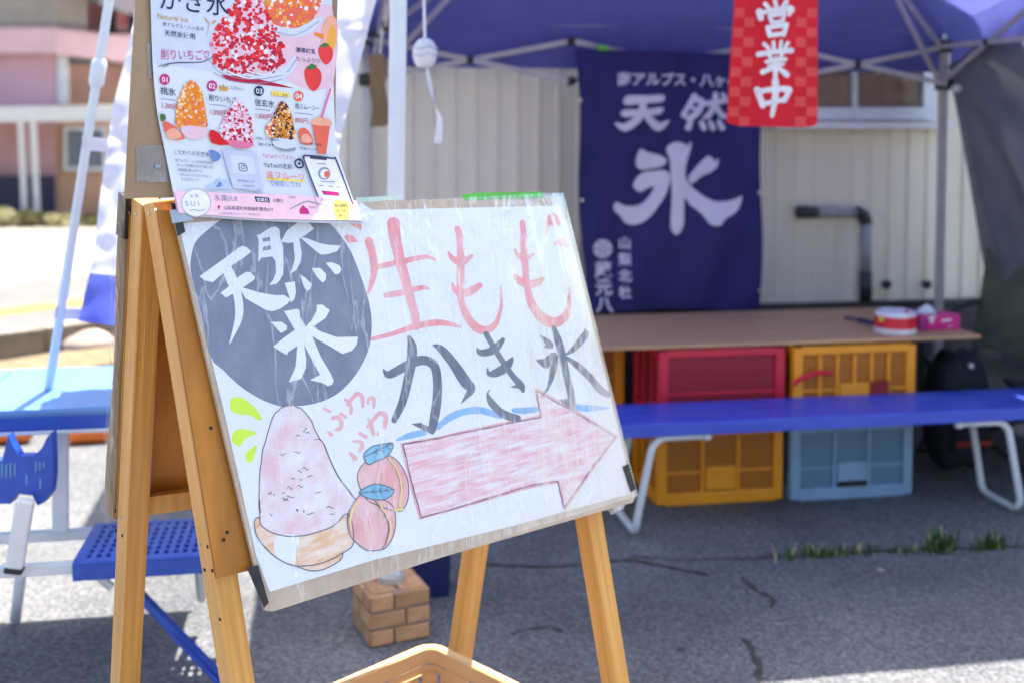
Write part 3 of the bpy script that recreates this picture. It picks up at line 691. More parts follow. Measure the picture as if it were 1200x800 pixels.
# ---- red banner at the front of the tent
rp0 = FLb + d * 1.1 + e * .08
def RB(px, py, lift=0.0):
    p = on_plane(px, py, rp0, e); a = (p - rp0).dot(d); z = p.z
    return p + e * (.010 * math.sin(a * 16 + z * 2) + .006 * math.sin(a * 30 - z * 6) - lift)
rb = thing('open_banner', 'red checked cloth banner with white lettering hanging under the tent front', 'banner', RB(906, 150))
redge = lambda y: (853 + (150 - y) * .052, 957.5 + (150 - y) * .022)
TOPY = -118
def rbf(u, v):
    y = TOPY + (149 - TOPY) * v; l0, r0 = redge(y); cr = 5 * (abs(u - .5) * 2) ** 8 if v > .96 else 0
    return RB(l0 + (r0 - l0) * u, y + (4 * u - 2) * v * .6 - cr)
obj('cloth', MB().grid(rbf, 34, 70), 'red_cloth', rb, smooth=True)
f = Flat(RB, base=.0035, step=0, sub=2)
for r_ in range(12):
    y1 = 150 - r_ * 11.6 - 2; y0 = y1 - 11.2
    if y1 < -30: break
    for c_ in range(4):
        if (r_ + (c_ % 2)) % 2 == (0 if c_ < 2 else 1): continue
        l0, r0 = redge((y0 + y1) / 2); xs = (l0 + 1.5, l0 + 12.5) if c_ == 0 else (l0 + 13, l0 + 24) if c_ == 1 else (r0 - 27, r0 - 14) if c_ == 2 else (r0 - 13.5, r0 - 1.5)
        sh = [(xs[0], y0), (xs[1], y0 + .4), (xs[1] - .5, y1 + .2), (xs[0] - .6, y1)]
        f = Flat(RB, base=.0035, step=0, sub=2); f.poly(sh); f.make('check_square', 'red_check', rb)
QZ = lambda p: zc(850, 0, 5.0, p)
ichars = [[[(222,28,26),(245,56,22)],[(276,14,26),(284,46,22)],[(345,14,30),(318,48,20)],[(190,72,38),(198,112,32)],[(196,80,28),(290,62,30),(372,54,38)],[(382,58,34),(362,88,26)],
           [(246,98,26),(256,136,24)],[(246,98,24),(332,86,26)],[(330,90,26),(318,130,24)],[(258,137,20),(318,128,22)],[(288,130,20),(284,160,20)],[(234,166,28),(244,214,28)],[(236,166,26),(344,150,30)],[(342,154,30),(326,208,28)],[(246,212,26),(328,202,28)]],
          [[(266,252,24),(269,300,22)],[(312,248,24),(306,296,22)],[(214,262,24),(240,290,20)],[(356,256,26),(334,284,20)],[(184,322,32),(280,308,28),(380,298,34)],[(240,330,20),(256,348,20)],[(320,320,22),(306,342,20)],
           [(226,366,24),(340,350,26)],[(240,391,20),(326,379,22)],[(281,345,26),(278,400,28),(276,450,30)],[(266,400,24),(204,426,32)],[(294,402,24),(350,440,38)]],
          [[(278,476,42),(280,560,42),(262,680,26)],[(176,528,36),(206,622,32)],[(186,538,30),(280,524,32),(362,526,38)],[(368,530,38),(338,592,28)],[(206,612,28),(335,586,30)]]]
for g in ichars:
    f = Flat(RB, base=.0055, step=.0002, sub=2)
    for s_ in g: f.stroke(QZ(s_), 0, 4)
    f.make('character', 'white_print', rb)
tp = RB(906, TOPY); obj('hanging_rod', MB().tube([tp - d * .17, tp + d * .17], .008, 8), 'brown_wood', rb)

# ---- wind chime
wc0 = P(498, 62, 3.45)
wc = thing('wind_chime', 'white round wind chime with paper strip hanging beside the tent pole', 'wind chime', P(498, 78, 3.45))
s_ = 3.45 / FPX
pr = [(.004, 17), (.35, 16.4), (.66, 13.4), (.9, 8), (1.0, 1), (.97, -6), (.84, -12), (.66, -16), (.55, -17)]
obj('bell', MB().lathe(wc0, [(max(.001, r * 14.2 * s_), z * s_) for r, z in pr], 28), 'chime_white', wc, smooth=True)
ln = MB()
for zz in (5, -3):
    ln.tube([wc0 + Vector((math.cos(t) * 14.6 * s_, math.sin(t) * 14.6 * s_, (zz + 1.5 * math.sin(4 * t)) * s_)) for t in [2 * math.pi * k / 36 for k in range(37)]], .0016, 5)
obj('painted_line', ln, 'chime_line', wc)
obj('cord', MB().tube([P(495, -120, 3.45), P(496, -40, 3.45), P(498, 46, 3.45)], .0045, 8), 'chime_white', wc)
sp = smoothpts([(500, 78), (504, 100), (509, 122), (515, 140), (513, 168)], 6); st = MB()
def stf(u, v):
    i = min(len(sp) - 2, int(v * (len(sp) - 1))); t = v * (len(sp) - 1) - i; x = sp[i][0] * (1 - t) + sp[i + 1][0] * t; y = sp[i][1] * (1 - t) + sp[i + 1][1] * t
    w = 1.2 + 3.6 * min(1, v * 2.2); tw = v * 3.0; return P(x + (u - .5) * 2 * w * math.cos(tw), y, 3.45 + (u - .5) * .02 * math.sin(tw))
obj('paper_strip', MB().grid(stf, 3, 40), 'chime_white', wc, smooth=True)
# ---- brown wooden tag under the rear left corner
wd = thing('hanging_wood', 'brown waisted wooden board hanging under the tent left of the white pole', 'board', P(443, 148, 4.1))
ol = smoothpts([(433, 66), (449, 64), (453, 82), (450, 100), (454, 122), (453, 146), (437, 149), (434, 148), (436, 126), (433, 104), (434, 84)], 4, True)
obj('board', MB().prism([P(x, y, 4.1) for x, y in ol], Vector((0, .03, 0))), 'brown_wood', wd)
obj('cord', MB().tube([P(445, 67, 4.11), P(449, 30, 4.11), P(453, -20, 4.11)], .006, 6), 'grey_frame', wd)

# ---- brick patterned weight under the front pole
bw = thing('pole_weight', 'tan brick patterned block weighting the white tent pole', 'weight', FLb, R(24))
bs, bh = .176, .148
obj('core', MB().box((0, 0, bh / 2), (bs - .012, bs - .012, bh - .006), None, .004), 'mortar', bw, world=False)
ch_ = bh / 3; long_ = bs * .60; short_ = bs - long_
bm1 = {}
def brick(sz, loc, rz):
    k = tuple(round(x, 4) for x in sz)
    if k not in bm1: o = obj('brick', MB().box((0, 0, 0), sz, None, .004), 'brick_tan', bw, world=False); bm1[k] = o.data
    else: o = link('brick', bm1[k], bw)
    o.location = loc; o.rotation_euler = (random.uniform(-.01, .01), random.uniform(-.01, .01), rz)
for r_ in range(3):
    for side in range(4):
        rz = side * math.pi / 2; rot = Matrix.Rotation(rz, 3, 'Z'); ws = (long_, short_) if (r_ + side) % 2 else (short_, long_); x = -bs / 2
        for w_ in ws:
            brick((w_ - .006, .030, ch_ - .006), rot @ Vector((x + w_ / 2, -bs / 2 + .013, 0)) + ZUP * (r_ + .5) * ch_, rz); x += w_
brick((bs * .42, bs * .86, .012), Vector((-bs * .24, 0, bh - .003)), 0); brick((bs * .42, bs * .86, .012), Vector((bs * .24, 0, bh - .003)), 0)
obj('socket', MB().tube([(0, 0, bh), (0, 0, bh + .02)], .040, 16), 'grey_frame', bw, world=False)
# ---- navy bin behind it
nb_ = thing('navy_bin', 'dark navy plastic bin behind the brick weight', 'bin', G(498, 704) + e * .09, R(14))
mbn = MB(); 
def ring(z, s): return [Vector((x * s, y * s, z)) for x, y in ((-.5, -.5), (.5, -.5), (.5, .5), (-.5, .5))]
vs = ring(0, .145) + ring(.34, .165) + ring(.34, .150) + ring(.02, .130); fs = []
for k in range(3):
    for i in range(4): fs.append((k * 4 + i, k * 4 + (i + 1) % 4, (k + 1) * 4 + (i + 1) % 4, (k + 1) * 4 + i))
fs += [(3, 2, 1, 0), (12, 13, 14, 15)]
mbn.add(vs, fs); obj('body', mbn, 'navy_plastic', nb_, world=False)
rm = MB(); 
for s in (-1, 1): rm.box((0, s * .085, .335), (.19, .016, .022), None, .004); rm.box((s * .087, 0, .3352), (.016, .154, .022), None, .004)
obj('rim', rm, 'navy_plastic', nb_, world=False)

# ================================================================== counter, crates
CT = .62
FRc = G(1150, 393, CT + .012); FRc.z = 0
ctr = MB(); c_ = FRc - d * .95 + e * .37 + ZUP * (CT + .0065)
ctr.box((0, 0, 0), (1.90, .74, .013), None, .002)
o = obj('counter_top', ctr, 'counter_board', world=False); o.location = c_; o.rotation_euler = (0, 0, TA); tag(o, 'bare plywood counter board laid over the stacked crates', 'board')
CW, CD, CH = .515, .366, .308
def crate(label, corner, z, m, pm, style, grp='harvest crates under the counter'):
    t = thing('crate', label, 'crate', (corner.x, corner.y, z), TA, grp); H = CH - .004
    for x in (0, 1):
        for y in (0, 1):
            b = MB(); b.box((.020 + x * (CW - .040), .020 + y * (CD - .040), H / 2), (.040, .040, H - .01), None, .006); obj('corner_post', b, m, t, world=False)
    obj('base', MB().box((CW / 2, CD / 2, .016), (CW - .085, CD - .085, .03), None, .003), m, t, world=False)
    for zz, hh, nm in ((H - .016, .032, 'top_rim'), (.026, .050, 'bottom_rim')):
        b = MB()
        for y in (.009, CD - .009): b.box((CW / 2, y, zz), (CW - .07, .020, hh), None, .004)
        for x in (.009, CW - .009): b.box((x, CD / 2, zz), (.020, CD - .07, hh), None, .004)
        obj(nm, b, m, t, world=False)
    def wall(x0, x1, z0, z1, front=True):
        obj('mesh_panel', MB().box(((x0 + x1) / 2, .016, (z0 + z1) / 2), (x1 - x0, .003, z1 - z0)), pm, t, world=False)
    wall(.03, CW - .03, .04, H - .02)
    obj('mesh_panel', MB().box((CW / 2, CD - .016, H / 2), (CW - .06, .003, H - .05)), pm, t, world=False)
    for x in (.016, CW - .016): obj('mesh_panel', MB().box((x, CD / 2, H / 2), (.003, CD - .06, H - .05)), pm, t, world=False)
    nr = {'six': 5, 'three': 2, 'wide': 0}[style]
    for i in range(nr):
        x = .04 + (CW - .08) * (i + 1) / (nr + 1); obj('rib', MB().box((x, .010, H / 2), (.014, .012, H - .07), None, .003), m, t, world=False)
    obj('rib', MB().box((CW / 2, .0112, H * .42), (CW - .07, .010, .010), None, .003), m, t, world=False)
    for x in (.011, CW - .011):
        for k in (1, 2): obj('rib', MB().box((x, CD * k / 3, H / 2), (.012, .014, H - .07), None, .003), m, t, world=False)
    if style != 'wide': obj('label_plate', MB().box((CW * .5, .006, H * (.34 if style == 'three' else .36)), (CW * .24, .012, H * .30), None, .003), m, t, world=False)
    return t
c1 = G(770, 594); c1.z = 0; c2 = G(926.5, 588); c2.z = 0
crate('orange mesh crate at the bottom left, under the red crate', c1, 0, 'crate_orange', 'perforated_orange', 'three')
crate('red mesh crate on top of an orange crate', c1 + d * .004, CH, 'crate_red', 'perforated_red', 'wide')
bc = crate('pale blue crate under the orange crate, at the right', c2, 0, 'crate_blue', 'perforated_blue', 'three')
obj('handle_slot', MB().box((CW * .5, -.001, .062), (CW * .235, .012, .022), None, .002), 'dark_hole', bc, world=False)
oc = crate('bright orange crate with red marks, on the pale blue crate', c2 + d * .006, CH, 'crate_orange', 'perforated_orange', 'six')
tm = MB(); rnd = random.Random(3)
pts = [Vector((-.004 + .16 * k / 8, -.004, .16 + .03 * math.sin(k * .5) + .10 * max(0, k - 3) / 8)) for k in range(9)]
tm.tube(pts, .010, 6); obj('red_rope', tm, 'tin_red', oc, world=False)
obj('red_mark', MB().box((.36, -.002, .10), (.075, .008, .12), None, .002), 'dark_red_cloth', oc, world=False)
c3 = c1 - d * .545 + e * .375
crate('orange crate set back behind the red crate, upper of its stack', c3, CH, 'crate_orange', 'perforated_orange', 'six')
crate('orange crate set back behind the sign, lower of its stack', c3, 0, 'crate_orange', 'perforated_orange', 'three')
# things on the counter
tz = CT + .0135
tc_ = G(1049, 389, tz); tn = thing('red_tin', 'round red and white tin on the counter edge', 'tin', tc_)
k_ = tc_.y / FPX
rr = 24 * k_; obj('base', MB().lathe(tc_, [(rr, 0), (rr * 1.01, .002), (rr * 1.01, 6 * k_), (rr * .99, 6.4 * k_)], 40), 'tin_white', tn, smooth=False)
obj('band', MB().lathe(tc_ + ZUP * 6 * k_, [(rr * .985, 0), (rr * .985, 14 * k_)], 40), 'tin_red', tn)
lid = obj('lid', MB().lathe(tc_ + ZUP * 20 * k_, [(rr * .99, 0), (rr * .97, 3 * k_), (rr * .86, 5.6 * k_), (rr * .84, 4.4 * k_), (rr * .3, 4.2 * k_)], 40), 'tin_white', tn)
obj('knob', MB().lathe(tc_ + Vector((rr * .45, -rr * .3, 24.2 * k_)), [(.008, 0), (.011, .006), (.004, .012)], 12), 'tin_red', tn)
obj('sticker', MB().box(tc_ + Vector((-rr * .86, -rr * .52, 17 * k_)), (.022, .012, .018), Matrix.Rotation(R(-30), 3, 'Z'), .004), 'tin_yellow', tn)
pb = thing('pink_box', 'pink paper tissue box beside the red tin on the counter', 'box', G(1098, 387, tz), TA + R(3))
obj('carton', MB().box((.012, .05, .031), (.19, .10, .062), None, .003), 'box_pink', pb, world=False)
obj('print_panel', MB().box((-.062, -.002, .03), (.042, .004, .055)), 'box_magenta', pb, world=False)
f = Flat(lambda x, y, l: Vector((x, -.0005 - l, y))); f.poly([(.02, .033), (.065, .038), (.066, .046), (.022, .043)]); f.poly([(.045, .012), (.07, .013), (.07, .017), (.045, .016)]); f.mb and obj('print_mark', f.mb, 'p_white', pb, world=False)
f = Flat(lambda x, y, l: Vector((x, -.0006 - l, y))); f.poly([(-.045, .060), (-.008, .060), (-.025, .024)]); obj('print_flap', f.mb, 'tin_white', pb, world=False)
ts = MB(); ts.grid(lambda u, v: Vector((-.05 + .07 * u + .01 * math.sin(v * 5), .03 + .05 * v, .062 + .035 * math.sin(math.pi * u) * math.sin(math.pi * v) + .004 * math.sin(u * 17 + v * 13))), 12, 12)
obj('tissue', ts, 'tin_white', pb, world=False, smooth=True)
kn = MB(); a = G(1006, 375, tz + .01); b = G(1024, 378.5, tz + .01); kn.beam(a, b, .022, .012, ZUP, .004); kn.beam(a - (b - a).normalized() * .08, a, .012, .004, ZUP, .001)
tag(obj('dark_handled_knife', kn, 'navy_plastic'), 'dark handled utensil lying on the counter left of the tin', 'utensil')

# ================================================================== blue bench in front of the crates
LFoot = G(744, 634); LFoot.z = 0; sz = .405
bt = thing('blue_bench', 'long blue folding bench with white tube legs in front of the crates', 'bench', LFoot, TA)
BL_, BD_ = 1.86, .29
x0 = -.16
for i in range(3):
    obj('seat_slat', MB().box((x0 + BL_ / 2, .012 + BD_ * (i + .5) / 3, sz + .006), (BL_, BD_ / 3 - .0035, .014), None, .004), 'bench_blue', bt, world=False)
sf = MB(); sf.box((x0 + BL_ / 2, .012, sz - .012), (BL_, .016, .046), None, .005); sf.box((x0 + BL_ / 2, BD_ + .012, sz - .012), (BL_, .016, .046), None, .005)
for x in (x0, x0 + BL_): sf.box((x, BD_ / 2 + .012, sz - .0115), (.016, BD_ - .018, .044), None, .005)
obj('seat_frame', sf, 'bench_blue', bt, world=False)
def bench_leg(xo, s):
    r_ = .0135; zt_ = sz - .044; ring = []
    def arc(c, r, a0, a1, ax, ay, n=6): return [c + ax * (r * math.cos(a0 + (a1 - a0) * k / n)) + ay * (r * math.sin(a0 + (a1 - a0) * k / n)) for k in range(n + 1)]
    X = Vector((1, 0, 0)) * s; Yv = Vector((0, 1, 0)); Z = ZUP; O_ = Vector((xo, 0, 0)); lean = .05
    pts = [O_ + X * .26 + Yv * .03 + Z * zt_]
    pts += arc(O_ + X * (.06 + lean) + Yv * .03 + Z * (zt_ - .06), .06, math.pi / 2, math.pi * .96, X, Z)
    pts += arc(O_ + Yv * (.03 + .05) + Z * (.05 + r_), .05, math.pi, math.pi * 1.5, Yv, Z)
    pts += arc(O_ + Yv * (BD_ + .0 - .05) + Z * (.05 + r_), .05, -math.pi / 2, 0, Yv, Z)
    pts += [O_ + X * lean * .9 + Yv * BD_ + Z * (zt_ - .05)]
    pts += arc(O_ + X * (.06 + lean) + Yv * BD_ + Z * (zt_ - .06), .06, math.pi * .96, math.pi / 2, X, Z)[1:]
    pts += [O_ + X * .26 + Yv * BD_ + Z * zt_]
    lg = obj('leg', MB().tube(pts, r_, 14), 'white_paint', bt, world=False, smooth=True)
    for p in (pts[0], pts[-1]): obj('end_cap', MB().lathe(p - Z * .016, [(.010, 0), (.017, .006), (.017, .026), (.010, .032)], 12), 'white_paint', lg, world=False)
bench_leg(.015, 1); bench_leg(1.52, -1)

# ================================================================== camp chair and bag on the right
ch = Vector((2.19, 4.86, 0))
cc = thing('camp_chair', 'olive folding camp chair by the grey side curtain', 'chair', ch, R(-52))
def cloth(fn, name, m, nu=14, nv=14): return obj(name, MB().grid(fn, nu, nv), m, cc, world=False, smooth=True)
cloth(lambda u, v: Vector((-.28 + .56 * u, .22 + .10 * v - .05 * math.sin(math.pi * u), .44 + .44 * v)), 'backrest', 'olive_cloth')
cloth(lambda u, v: Vector((-.27 + .54 * u, -.22 + .44 * v, .45 - .045 * math.sin(math.pi * u) - .03 * v)), 'seat', 'olive_cloth')
for s in (-1, 1):
    cloth(lambda u, v: Vector((s * (.29 + .05 * (u - .5)), -.24 + .50 * v, .635 + .02 * v - .02 * math.sin(math.pi * v))), 'armrest', 'dark_cloth', 4, 10)
    fr_ = MB(); fr_.tube([(s * .28, .34, .90), (s * .28, .22, .42), (-s * .26, .24, .02)], .010, 8); obj('frame_tube', fr_, 'black_joint', cc, world=False)
    obj('leg', MB().tube([(s * .28, -.23, .64), (s * .28, -.22, .30), (-s * .26, -.24, .02)], .010, 8), 'black_joint', cc, world=False)
    obj('leg', MB().tube([(s * .27, -.22, .44), (s * .27, .26, .02)], .010, 8), 'black_joint', cc, world=False)
    obj('leg', MB().tube([(s * .27, .24, .42), (s * .27, -.26, .02)], .010, 8), 'black_joint', cc, world=False)
bg_ = P(1121, 430, 4.62); bg_.z = 0
bag = thing('dark_bag', 'black bag with a red base behind the blue bench', 'bag', bg_, TA)
bm = bmesh.new(); bmesh.ops.create_icosphere(bm, subdivisions=4, radius=1)
for v in bm.verts:
    x, y, z = v.co; k = lambda a: math.copysign(abs(a) ** .65, a)
    v.co = Vector((k(x) * .125 * (1 - .22 * max(0, z)), k(y) * .11, .29 + k(z) * .25 + .012 * math.sin(9 * x + 5 * z)))
bm.verts.index_update(); obj('body', MB().add([v.co for v in bm.verts], [[v.index for v in f_.verts] for f_ in bm.faces]), 'dark_cloth', bag, world=False, smooth=True); bm.free()
obj('red_base', MB().box((.01, -.112, .17), (.18, .012, .022), None, .004), 'dark_red_cloth', bag, world=False)
obj('strap', MB().tube([(-.08, -.10, .40), (-.07, -.14, .30), (-.08, -.11, .14)], .012, 8), 'dark_cloth', bag, world=False, smooth=True)
obj('buckle', MB().lathe((.005, -.095, .49), [(.004, -.014), (.014, -.008), (.016, 0), (.014, .008), (.004, .014)], 14), 'steel', bag, world=False)

# ================================================================== weeds in the asphalt joint
def tuft(label, px, py, n, h, sp, seed, dry=0):
    c = G(px, py); c.z = 0; rnd = random.Random(seed)
    t = thing('grass_tuft', label, 'grass tuft', c, group='weeds in the asphalt joint')
    for name, m, k in (('blades', 'grass_blade', n), ('dry_stalk', 'dry_blade', dry)):
        if not k: continue
        mb = MB()
        for _ in range(k):
            a = rnd.uniform(0, 6.283); b = c + d * rnd.gauss(0, sp) + e * rnd.gauss(0, .015); dr = Vector((math.cos(a), math.sin(a), 0)); hh = h * rnd.uniform(.4, 1.1) * (1.15 if name != 'blades' else 1)
            bend = rnd.uniform(.15, .75) if name == 'blades' else .25; w = .0035 * rnd.uniform(.6, 1.4); sd = Vector((-dr.y, dr.x, 0)) * w
            p1 = b + dr * hh * bend * .35 + ZUP * hh * .6; p2 = b + dr * hh * bend + ZUP * hh * .95
            mb.add([b - sd, b + sd, p1 + sd * .8, p1 - sd * .8, p2], [(0, 1, 2, 3), (3, 2, 4)])
        o = obj(name, mb, m, t)
        o['kind'] = 'stuff'
    return t
tuft('wide low grass tuft in the asphalt joint, leftmost of the weeds', 972, 650, 130, .040, .10, 1, 30)
tuft('tiny grass tuft between the low weeds and the tall one', 1057, 647, 34, .032, .035, 2, 8)
tuft('tallest grass tuft with a pale dry stalk in the asphalt joint', 1102, 645, 80, .085, .030, 3, 14)
tuft('bushy grass tuft nearest the right edge', 1160, 642, 80, .06, .032, 4, 10)
for lab, px, py in (('small pale pebble on the asphalt in front of the weeds', 1032, 668), ('dark pebble on the asphalt right of the sign leg', 799, 761)):
    c = G(px, py); boulder('pebble', lab, c, (.012, .008, .006), 'rock' if px > 1000 else 'dark_concrete', int(px))
# small loose grit along the joint

# ================================================================== blue picnic table on the left
tzp = .72
nr_ = G(60, 478, tzp); fr0 = G(60, 430, tzp); TDp = (fr0 - nr_).dot(e); tr = nr_ + d * ((G(262, 470, tzp) - nr_).dot(d)); TLn = 1.35
org = tr - d * TLn; org.z = 0
pt_ = thing('picnic_table', 'blue topped folding picnic table with aluminium legs and attached seat', 'table', org, TA)
def tl(p): return PM[pt_.name] @ p
for i in range(2):
    obj('table_top', MB().box((TLn * (i + .5) / 2, TDp / 2, tzp - .012), (TLn / 2 - .003, TDp, .024), None, .010), 'table_blue', pt_, world=False)
ap = MB(); ap.box((TLn / 2, .010, tzp - .040), (TLn, .014, .040), None, .005); ap.box((TLn / 2, TDp - .010, tzp - .040), (TLn, .014, .040), None, .005)
obj('apron', ap, 'plastic_blue', pt_, world=False)
obj('edge_trim', MB().box((TLn / 2, .006, tzp - .064), (TLn, .020, .010), None, .003), 'aluminium', pt_, world=False)
def alu(name, a, b, w, t, side, m='aluminium'): return obj(name, MB().beam(a, b, w, t, side, .003), m, pt_)
r1 = G(0, 630, .345); r2 = G(0, 669, .345)
alu('rail', r1 - d * .5, r1 + d * ((G(97, 625, .345) - r1).dot(d) + .25), .028, .026, ZUP)
alu('rail', r2 - d * .5, r2 + d * ((G(97, 660, .345) - r2).dot(d) + .25), .028, .026, ZUP)
yb = G(70, 622, .36).y
a = P(71, 500, yb); a.z = tzp - .03; b = P(71, 623, yb); alu('upright', a, b, .042, .016, d)
a = P(110 - 230, 500, yb); a.z = tzp - .03; b = P(-120, 640, yb); alu('upright', a, b, .042, .016, d)
y2 = G(20, 668, .36).y
tb = obj('strut', MB().beam(P(30, 585, y2), P(17, 664, y2), .042, .03, d, .006), 'white_paint', pt_)
obj('end_cap', MB().beam(P(17, 664, y2), P(16, 670, y2), .044, .032, d, .004), 'black_joint', tb)
ft = G(18, 731); obj('leg', MB().tube([P(24, 676, ft.y - .02), ft + ZUP * .012], .016, 12), 'white_paint', pt_, smooth=True)
ft2 = G(262, 806); obj('leg', MB().tube([G(230, 640, .34), G(236, 700, .10) * .999], .013, 10), 'aluminium', pt_, smooth=True)
bo = [(-48, 588), (-48, 528), (-30, 508), (-22, 536), (2, 540), (6, 524), (9.5, 509), (14, 520), (22, 533.5), (40, 533.5), (49, 524), (55, 512), (60.5, 506), (62, 530), (62.5, 556), (60, 577), (52, 588), (44, 592), (38, 580), (20, 578), (12, 590)]
br = obj('bracket', MB().prism([P(x, y, y2 + .03) for x, y in bo], Vector((0, .03, 0))), 'plastic_blue', pt_)
for x, y, h_ in ((-4, 543, 17), (1, 543, 16), (6, 543.5, 16), (11, 543, 16), (16, 543, 14), (41, 541, 12), (45.5, 541, 10), (50, 541, 7), (30, 556, 12), (46, 560, 12)):
    obj('bracket_rib', MB().prism([P(x, y, y2 + .0275), P(x + 2.6, y - .3, y2 + .0275), P(x + 2.2, y + h_, y2 + .0275), P(x, y + h_, y2 + .0275)], Vector((0, .01, 0))), 'table_blue', br)
# seat with a waffle of square holes
sA = G(84, 659, .365); sB = G(96, 613, .365); sw_ = .40; sd_ = max(.2, (sB - sA).dot(e)); so_ = sA.copy()
def sl_(x, y, z): return so_ + d * x + e * y + ZUP * z
st_ = obj('seat', MB(), 'plastic_blue', pt_) if False else None
sm = MB(); nx, ny = 15, 7; mx_, my_ = .022, .024
xs = [mx_ + (sw_ - 2 * mx_) * i / nx for i in range(nx + 1)]; ys = [my_ + (sd_ - 2 * my_) * i / ny for i in range(ny + 1)]
rotT = Matrix.Rotation(TA, 3, 'Z'); top = .010
sm.box(sl_(sw_ / 2, my_ / 2, -top / 2), (sw_, my_, top), rotT, .004); sm.box(sl_(sw_ / 2, sd_ - my_ / 2, -top / 2), (sw_, my_, top), rotT, .004)
sm.box(sl_(mx_ / 2, sd_ / 2, -top / 2), (mx_, sd_ - 2 * my_, top), rotT); sm.box(sl_(sw_ - mx_ / 2, sd_ / 2, -top / 2), (mx_, sd_ - 2 * my_, top), rotT)
for x in xs: sm.box(sl_(x, sd_ / 2, -top / 2 - .0004), (.012, sd_ - 2 * my_, top), rotT)
for y in ys: sm.box(sl_(sw_ / 2, y, -top / 2 - .0008), (sw_ - 2 * mx_, .012, top), rotT)
seat = obj('seat', sm, 'plastic_blue', pt_)
sk = MB()
for y in (.006, sd_ - .006): sk.box(sl_(sw_ / 2, y, -.028), (sw_, .010, .042), rotT, .003)
for x in (.006, sw_ - .006): sk.box(sl_(x, sd_ / 2, -.028), (.010, sd_ - .02, .042), rotT, .003)
obj('seat_skirt', sk, 'plastic_blue', seat)
obj('brace', MB().beam(P(160, 692, ft2.y + .05), ft2 + ZUP * .02, .034, .020, e, .004), 'plastic_blue', pt_)
obj('brace_pad', MB().beam(P(200, 742, ft2.y - .012), P(256, 800, ft2.y - .03), .016, .008, e, .002), 'plastic_blue', pt_)
obj('hinge', MB().beam(G(112, 672, .32), G(131, 688, .28), .02, .012, d, .003), 'aluminium', pt_)

# ================================================================== white flag on a leaning pole
pA = G(57, 456, tzp + .001); pB = P(128, 0, pA.y + .02); pT = pA + (pB - pA) * 1.75
fl = thing('banner_flag', 'white flag with blue hem on a leaning white pole at the table', 'flag', pA)
obj('pole', MB().tube([pA, pA.lerp(pT, .5), pT], .0125, 14), 'pole_white', fl, smooth=True)
cl = pA.lerp(pT, .465); dr = (pT - pA).normalized(); obj('collar', MB().tube([cl - dr * .04, cl - dr * .028, cl + dr * .028, cl + dr * .04], [.014, .021, .021, .014], 14), 'pole_white', fl, smooth=True)
fy = pA.y + .07
Lf = [(210, -320), (186, -150), (161, 0), (150, 56), (133, 124), (124, 180), (116, 240), (109, 300), (92, 376)]
Rf_ = [(560, -330), (490, -160), (441, 0), (428, 50), (410, 120), (398, 172), (385, 240), (372, 320), (350, 412)]
Ls, Rs = smoothpts(Lf, 6), smoothpts(Rf_, 6)
def samp(c, v): i = min(len(c) - 2, int(v * (len(c) - 1))); t = v * (len(c) - 1) - i; return (c[i][0] * (1 - t) + c[i + 1][0] * t, c[i][1] * (1 - t) + c[i + 1][1] * t)
def flagf(u, v):
    a, b = samp(Ls, v), samp(Rs, v); x = a[0] + (b[0] - a[0]) * u; y = a[1] + (b[1] - a[1]) * u
    k = min(u, 1 - u); rip = .0055 * math.sin(v * 95 + u * 14 + 2 * math.sin(v * 21)) * math.exp(-k * 10) + .03 * math.sin(u * 7 + v * 5) + .008 * math.sin(v * 44 - u * 40)
    return P(x, y, fy + rip)
NVf = 150; mbf = MB(); mbf.grid(flagf, 40, NVf)
vcut = .905
for i, fc in enumerate(mbf.f):
    if (i // 40) / NVf > vcut + .0 * (i % 40): mbf.m[i] = 1
obj('cloth', mbf, ['flag_white', 'flag_blue'], fl, smooth=True)
def tab(p0, p1, h): 
    a = P(*p0, pA.y - .014); b = P(*p1, fy); c = P(p0[0], p0[1] + h, pA.y - .014); g = P(p1[0], p1[1] + h, fy)
    obj('loop', MB().prism([a, b, g, c], Vector((0, .003, 0))), 'flag_white', fl)
tab((96, 160), (126, 163), 16); tab((64, 360), (96, 362), 13); tab((122, -46), (172, -44), 16)

# ================================================================== wooden A-frame stand
TH = R(41); U = Vector((math.cos(TH), math.sin(TH), 0)); Wd = Vector((math.sin(TH), -math.cos(TH), 0))
H0 = P(167, 236, 1.80); LEN = .87
stand = thing('a_frame_stand', 'orange wooden A-frame sign stand with four legs', 'sign stand', (H0 + U * LEN / 2) * 1.0 - ZUP * H0.z)
LT, LW = .040, .045
def foot(lx, off, base):                # where a leg seen on an image line meets the ground, at a given spread
    (x0, y0), (x1, y1) = lx; lo, hi = 820.0, 2200.0
    for _ in range(60):
        m = (lo + hi) / 2; p = G(x0 + (x1 - x0) * (m - y0) / (y1 - y0), m); w = (p - base).dot(Wd)
        if (w < off) == (off > 0): lo = m
        else: hi = m
        if off < 0: pass
    return p
def foot2(lx, off, base):
    (x0, y0), (x1, y1) = lx; best = None
    for k in range(900):
        y = 810 + k * 1.2; p = G(x0 + (x1 - x0) * (y - y0) / (y1 - y0), y); er = abs((p - base).dot(Wd) - off)
        if best is None or er < best[0]: best = (er, p)
    return best[1]
legs = {}
HL = H0 + U * LT / 2; HRt = H0 + U * (LEN - LT / 2) - ZUP * .055
spec = {'fl': (HL, 1, ((183, 240), (276, 800)), .215), 'rl': (HL, -1, ((157, 240), (142, 800)), -.36), 'fr': (HRt, 1, ((703, 608), (727, 800)), .195), 'rr': (HRt, -1, ((557, 645), (541, 755)), -.30)}
lme = None
